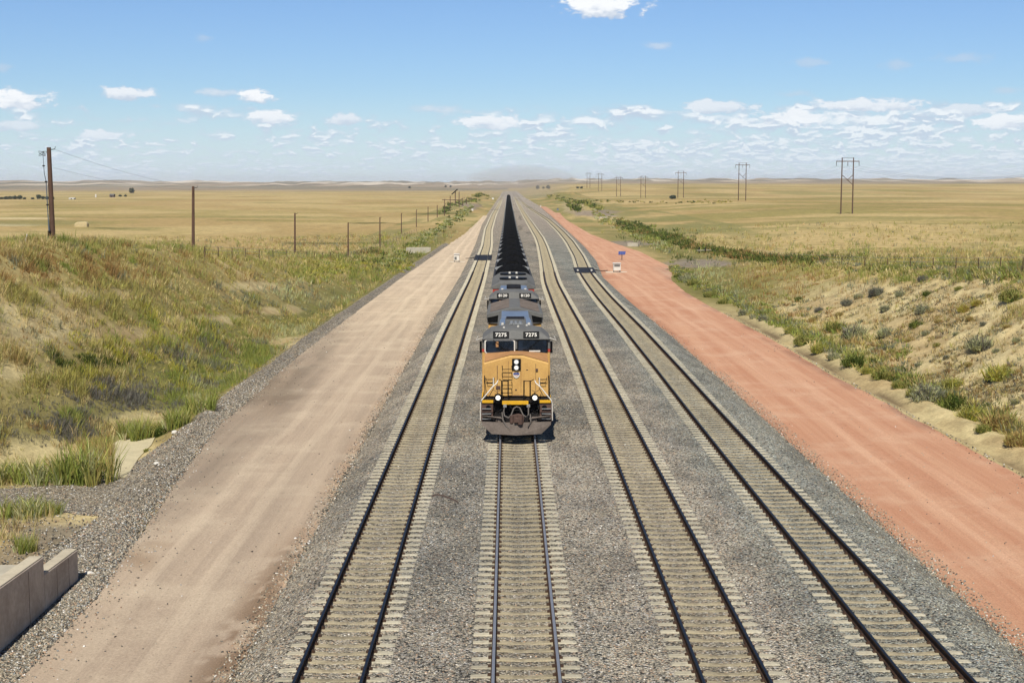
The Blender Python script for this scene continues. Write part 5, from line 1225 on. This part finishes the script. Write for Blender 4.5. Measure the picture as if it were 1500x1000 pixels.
# ------------------------------------------------------------------ H-frame power line, right
def hframe():
    g = empty('power_pylon', (0, 0, 0))
    for s in (-1, 1):
        b = MB(); b.tube([(s * 2.12, 0, -1.5), (s * 2.05, 0, 20)], [.26, .19], 8); b.build('pylon_leg', WOOD, g, smooth=True)
    b = MB(); b.box(-4.2, 4.2, -.15, .12, 18.55, 18.85); b.build('crossarm', WOOD, g)
    b = MB(); b.box(-2.05, 2.05, -.1, .05, 19.8, 19.92); b.build('top_tie', WOOD, g)
    b = MB(); b.tube([(-2.07, -.1, 13.9), (2.07, -.1, 10.2)], .11, 5); b.tube([(2.07, .12, 13.9), (-2.07 + 2.1, .12, 12.0)], .11, 5); b.build('cross_brace', WOOD, g)
    for x in (-4.1, 0, 4.1): b = MB(); b.tube([(x, 0, 18.5), (x, 0, 17.0)], [.13, .10], 6); b.build('insulator', simple('insulator_grey', alb(120, 120, 124), .5, 0, .1, 4) if 'insulator_grey' not in MATS else MATS['insulator_grey'], g)
    return g
HF = [(1240, 313, 514, 'nearest and largest twin-pole wooden pylon on the right plain'), (1087, 290, 817, 'second twin-pole pylon from the right'), (997, 290, 1068, 'third twin-pole pylon from the right'),
      (942, 291, 1262, 'fourth twin-pole pylon from the right'), (906, 288, 1437, 'fifth twin-pole pylon from the right, small'), (879, 278, 1736, 'sixth twin-pole pylon from the right, near the horizon'), (862, 274, 1984, 'farthest and smallest twin-pole pylon of the row')]
H0 = hframe(); tops = []
for i, (x, y, Y, lab) in enumerate(HF):
    g = H0 if i == 0 else copy_tree(H0); p = pY(x, y, Y); g.location = tuple(p); g.rotation_euler = (0, 0, .02 * i if i else .04); tag(g, lab, 'power pylon', 'twin-pole pylons crossing the right plain'); tops.append(p)
for dx in (-4.1, 0, 4.1):
    P = [np.array([tops[0][0] + 25, 300., tops[0][2] + 1.5])] + tops; b = MB(); pts = []
    for a_, q in zip(P[:-1], P[1:]):
        for t in np.linspace(0, 1, 9)[:-1]: pts.append(tuple(a_ + (q - a_) * t + np.array([dx, 0, 17.0 - 4 * 5.5 * t * (1 - t)])))
    pts.append(tuple(P[-1] + np.array([dx, 0, 17.0]))); b.tube(pts, .022, 4)
    b.build('power_line', WIR, None, label={-4.1: 'left', 0: 'middle', 4.1: 'right'}[dx] + ' conductor strung along the row of twin-pole pylons', cat='power line', group='conductors of the power line')
# ------------------------------------------------------------------ wayside equipment
def cabinet(px, py, w, h, lab, padw, dk):
    p = np.array(at_px(px, py)); g = empty('equipment_cabinet', tuple(p), label=lab, cat='equipment cabinet', group='wayside cabinets on concrete pads')
    b = MB(); b.box(-w / 2, w / 2, -.5, .5, .30, h); bo = b.build('cabinet_body', WHT, g, bevel=.03)
    b = MB(); b.prism([(-w / 2 - .08, h), (w / 2 + .08, h), (w / 2, h + .12), (-w / 2, h + .12)], -.6, .6, 'y'); b.build('cabinet_roof', WHT, g)
    b = MB(); b.box(-w * .38, w * .02 if dk else w * .38, -.53, -.5, .45 if dk else .9, .95 if dk else h - .15); b.build('cabinet_door', GRY, bo)
    for s in (-1, 1): b = MB(); b.box(s * w * .42 - .05, s * w * .42 + .05, -.4, .4, 0, .32); b.build('cabinet_foot', PLOW, g)
    b = MB(); b.box(-padw / 2, padw / 2, -1.1, 1.3, -.2, .06); b.build('concrete_pad', simple('pale_pad', alb(244, 228, 200), .9, 0, .2, 2), g)
cabinet(669, 384, .95, 1.35, 'white equipment cabinet with a dark hatch on the tan dirt road', 2.8, 1)
cabinet(903.5, 399, 1.1, 1.35, 'white equipment cabinet standing on legs on the red dirt road', 3.3, 0)
p = np.array(at_px(911, 381)); g = empty('solar_panel_post', tuple(p), label='tilted blue solar panel on a thin post above the red road', cat='solar panel')
b = MB(); b.tube([(0, 0, -.2), (0, 0, 1.1)], .06, 8); b.build('post', DRK, g)
b = MB(); b.add([(-.65, -.25, 1.0), (.55, -.25, 1.0), (.7, .35, 1.55), (-.6, .35, 1.55), (-.65, -.21, .96), (.55, -.21, .96), (.7, .39, 1.51), (-.6, .39, 1.51)], [(0, 1, 2, 3), (4, 7, 6, 5), (0, 4, 5, 1), (1, 5, 6, 2), (2, 6, 7, 3), (3, 7, 4, 0)]); pn = b.build('blue_panel', BLUE, g)
b = MB()
for i in range(4): b.tube([(-.60 + .3 * i, -.26, 1.005), (-.55 + .32 * i, .345, 1.56)], .012, 4)
b.build('panel_grid', ALU, pn)
OIL = simple('oil_black', alb(30, 28, 28), .7, 0, .3, 2)
def detector(k, py, ln, lab, sens=True):
    Y = None; xg = 744
    for _ in range(30):
        q = at_px(xg, py); Y = q[1]; xg = float(proj(float(trk(k, Y)), Y, q[2])[0])
    g = empty('detector_plate', (float(trk(k, Y)), Y, -float(drop(Y))), label=lab, cat='track detector', group='black detector plates across the tracks'); sl = math.atan(float(trk(k, Y + 1) - trk(k, Y - 1)) / 2); g.rotation_euler = (0, 0, -sl)
    b = MB(); b.box(-.66, .66, 0, ln, -.22, -.13); b.box(-1.45, -.84, .1, ln - .1, -.25, -.14); b.box(.86, 1.5, .1, ln - .1, -.25, -.14); b.build('black_plate', OIL, g)
    if sens:
        for s in (-1, 1): b = MB(); b.box(s * .98 - .12, s * .98 + .12, ln * .3, ln * .3 + .9, -.16, .02); b.build('sensor_box', WHT, g)
    b = MB(); b.tube([(1.5, ln * .5, -.14), (2.4, ln * .4, -.2), (3.4, ln * .6, -.3)] if k == 3 else [(-1.35, ln * .5, -.14), (-2.2, ln * .4, -.2), (-3.0, ln * .5, -.32)], .06, 5); b.build('cable', OIL, g)
detector(0, 382, 17.0, 'black plate across the outermost left track beside the white cabinet', False); detector(3, 400.5, 12.0, 'black plate with white sensors across the outermost right track')
detector(0, 307.5, 9, 'far black plate across the outermost left track', False); detector(3, 304.5, 9, 'far black plate across the outermost right track', False)
# ------------------------------------------------------------------ fences
def fence(pix, n, lab, hp=1.2):
    pix = np.array(pix, float); s = np.linspace(0, len(pix) - 1, n); i = np.minimum(s.astype(int), len(pix) - 2); f = (s - i)[:, None]; q = pix[i] * (1 - f) + pix[i + 1] * f
    P = march(q[:, 0], q[:, 1]); o = P[0]; g = empty('wire_fence', tuple(o), label=lab, cat='fence')
    for p in P: b = MB(); rr = max(.04, .16 * p[1] / FPX); b.tube([tuple(p - o - [0, 0, .3]), tuple(p - o + [0, 0, hp * .9])], rr, 5); b.build('fence_post', WOOD, g)
    for z in (.4, .75, 1.1): b = MB(); b.tube([tuple(p - o + [0, 0, z]) for p in P], .012, 3); b.build('fence_wire', WIR, g)
fence([(300, 378), (432, 379), (510, 379), (556, 364), (588, 350), (610, 340)], 34, 'low wire fence following the old poles left of the line')
fence([(1110, 376), (1200, 387), (1300, 394), (1400, 398), (1498, 400)], 13, 'low wire fence along the top of the right bank')
g = empty('guard_rail', at_px(1024, 371), label='pale pipe rail on two dark posts beside the green drain', cat='guard rail'); o = np.array(g.location)
for x in (1024, 1033): q = np.array(at_px(x, 371)) - o; b = MB(); b.box(q[0] - .12, q[0] + .12, q[1] - .1, q[1] + .1, -.3 + q[2], 1.1 + q[2]); b.build('rail_post', DRK, g)
q = np.array(at_px(1048, 370)) - o; b = MB(); b.tube([(-.5, 0, .55), (q[0], q[1], q[2] + .5)], .09, 6); b.build('pipe_rail', CONC, g)
# ------------------------------------------------------------------ far farmsteads and trees
FT = leaf_mat('far_tree_leaf', .1)
def far_tree(px, py, wpx, hpx, lab, name='tree', cat='tree', grp='dark trees far out on the plain'):
    p = np.array(at_px(px, py)); k = p[1] / FPX; w_, h_ = wpx * k, hpx * k; g = empty(name, tuple(p), label=lab, cat=cat, group=grp)
    r = np.random.default_rng(int(px * 7 + py)); n = 420; c = r.normal(0, 1, (n, 3)); c /= np.linalg.norm(c, axis=1, keepdims=True); lump = .6 + .8 * fbm(c[:, 0] * 2 + px, c[:, 2] * 2, 5, 2)
    c = c * (r.uniform(.3, 1, n) ** .4 * lump)[:, None] * [w_ / 2, w_ / 2, h_ * .45] + [0, 0, h_ * .55]; s = max(w_, h_) * .11
    V = (c[:, None] + r.normal(0, s, (n, 3, 3))).reshape(-1, 3); C = np.repeat(np.clip(alb(84, 94, 76) * (1 + r.normal(0, .25, (n, 1))), .01, .5), 3, 0)
    link('crown', np_mesh('crown', V, np.arange(3 * n).reshape(-1, 3), [FT], False, C), g)
    b = MB(); b.tube([(0, 0, -.5), (0, 0, h_ * .5)], [w_ * .05, w_ * .03], 6); b.build('trunk', WOOD, g)
for (x, y, w_, h_, lab) in [(193, 283, 7, 7, 'single dark round tree left of the second pole, near the hills'), (57, 292, 7, 7, 'dark tree left of the leaning pole, tallest of the farm row'),
                            (787.5, 277, 5, 5, 'first of three dark trees beyond the end of the train'), (796, 277, 3.5, 3.5, 'smallest, middle one of three trees beyond the train'), (803, 277, 5, 5.5, 'third of three dark trees beyond the train, on the right'),
                            (653, 274.5, 3, 2.6, 'left one of two tiny trees above the slanted panel'), (660, 274.5, 3, 2.6, 'right one of two tiny trees above the slanted panel'), (600, 276, 3.5, 3, 'lone tiny tree at the foot of the hills, mid left'),
                            (986, 291.5, 8, 5, 'grey bush at the foot of the third pylon'), (846, 276, 4, 2.5, 'left tiny tree below the farthest pylon'), (852, 276, 4, 2.5, 'right tiny tree below the farthest pylon')]: far_tree(x, y, w_, h_, lab)
for (x, w_, h_) in ((2, 5, 3), (9, 7, 3.5), (15, 7, 4), (22, 7, 4.5), (29, 7, 5), (36, 4, 2.5), (48, 4, 2.5), (63, 5, 4.5), (69, 5, 4), (77, 5, 3.5), (176, 4, 2.5), (184, 4, 2.5)): far_tree(x, 292 if x < 100 else 288, w_, h_, 'dark tree in the low farm tree row at the far left')
def shed(px, py, wm, hm, dm, mat, lab, name='farm_building', silo=False):
    p = np.array(at_px(px, py)); k = p[1] / FPX; w_, h_ = wm * k, hm * k; g = empty(name, tuple(p), label=lab, cat='silo' if silo else 'farm building', group=None)
    if silo:
        b = MB(); b.cyl((0, 0, -.5), w_ / 2, h_ * .8 + .5, 'z', 14); b.build('silo_tank', mat, g); b = MB(); b.cyl((0, 0, h_ * .8), w_ / 2, h_ * .2, 'z', 14, r2=w_ * .08); b.build('silo_cap', mat, g); return
    b = MB(); b.box(-w_ / 2, w_ / 2, 0, dm, -.5, h_ * .65); wa = b.build('wall', mat, g)
    b = MB(); b.prism([(0 - .3, h_ * .65), (dm + .3, h_ * .65), (dm / 2, h_)], -w_ / 2 - .3, w_ / 2 + .3, 'x'); b.build('roof', GRY if mat is not WHT else WHT, g)
    b = MB(); b.box(-w_ * .12, w_ * .12, -.06, .02, 0, h_ * .5); b.build('door', DRK, wa)
shed(104.5, 292, 7.5, 2.4, 6, WHT, 'long low white shed right of the leaning pole'); shed(140.5, 289, 2.4, 4.6, 6, WHT, 'small white silo out on the left plain', 'silo', True)
shed(163.5, 289, 6, 5, 7, simple('dark_barn', alb(96, 78, 76), .8, 0, .2, 1), 'dark barn with a pale roof between white silo and lone tree')
p = np.array(at_px(118, 332.5)); k = p[1] / FPX; b = MB(); W = 19 * k; H = 7.5 * k
b.loft([[(-W / 2, 0, -.4), (W / 2, 0, -.4), (W / 2, 0, H * .75), (W * .38, 0, H), (-W * .3, 0, H * .95), (-W * .5, 0, H * .55)], [(-W / 2, 2.6, -.4), (W / 2, 2.6, -.4), (W / 2, 2.6, H * .75), (W * .38, 2.6, H), (-W * .3, 2.6, H * .95), (-W * .5, 2.6, H * .55)]])
b.build('hay_stack', simple('pale_hay', alb(226, 204, 152), .95, 0, .35, 1.2, bump=.6), None, bevel=.25, loc=tuple(p), label='pale blocky hay stack on the plain right of the leaning pole', cat='hay stack')
# huts and parked things by the far end of the tan road
def hut(px, py, w_, h_, mat, lab):
    p = np.array(at_px(px, py)); k = p[1] / FPX; g = empty('equipment_hut', tuple(p), label=lab, cat='equipment hut'); b = MB(); b.box(-w_ * k / 2, w_ * k / 2, 0, 2.4, -.3, h_ * k * .85); b.build('hut_wall', mat, g, bevel=.03)
    b = MB(); b.prism([(-w_ * k / 2 - .15, h_ * k * .85), (w_ * k / 2 + .15, h_ * k * .85), (0, h_ * k)], -.15, 2.55, 'y'); b.build('hut_roof', GRY, g)
hut(692, 309, 2.6, 4.5, WHT, 'small white hut beside the tan road near the gravel heap'); hut(722, 292, 3.2, 3, WHT, 'far white hut at the end of the tan road'); hut(792, 303, 1.6, 2.6, WHT, 'tiny white hut at the far edge of the red road'); hut(817, 308, 2.6, 3, GRYL, 'small grey hut between the red road and the spoil heap')

# ------------------------------------------------------------------ the air
b = MB(); b.box(-7600, 7600, -120, 15800, -32, 75)
m, w = base_mat('thin_haze')
w.n('ShaderNodeOutputMaterial', {'Volume': w.n('ShaderNodeVolumePrincipled', {'Color': (.86, .90, .98, 1), 'Density': 0.000055, 'Anisotropy': 0.2}).outputs[0]})
hz = b.build('haze', m, None, kind='stuff', label='thin pale summer haze over the plain', cat='haze')

# exhaust and dust hanging where the line vanishes
u = np.linspace(0, 2 * np.pi, 17)[:-1]; b = MB()
b.loft([[(14 + 55 * math.sin(f) * math.cos(a) * (1 + .15 * math.sin(3 * a)), 1500 - 420 * math.cos(f), 10 + 20 * math.sin(f) * math.sin(a)) for a in u] for f in np.linspace(.12, 3.02, 9)])
m, w = base_mat('hanging_dust')
w.n('ShaderNodeOutputMaterial', {'Volume': w.n('ShaderNodeVolumePrincipled', {'Color': (.62, .56, .50, 1), 'Density': 0.0006, 'Anisotropy': 0.1}).outputs[0]})
b.build('dust_haze', m, None, kind='stuff', label='faint brown dust and exhaust hanging over the vanishing tracks', cat='dust')
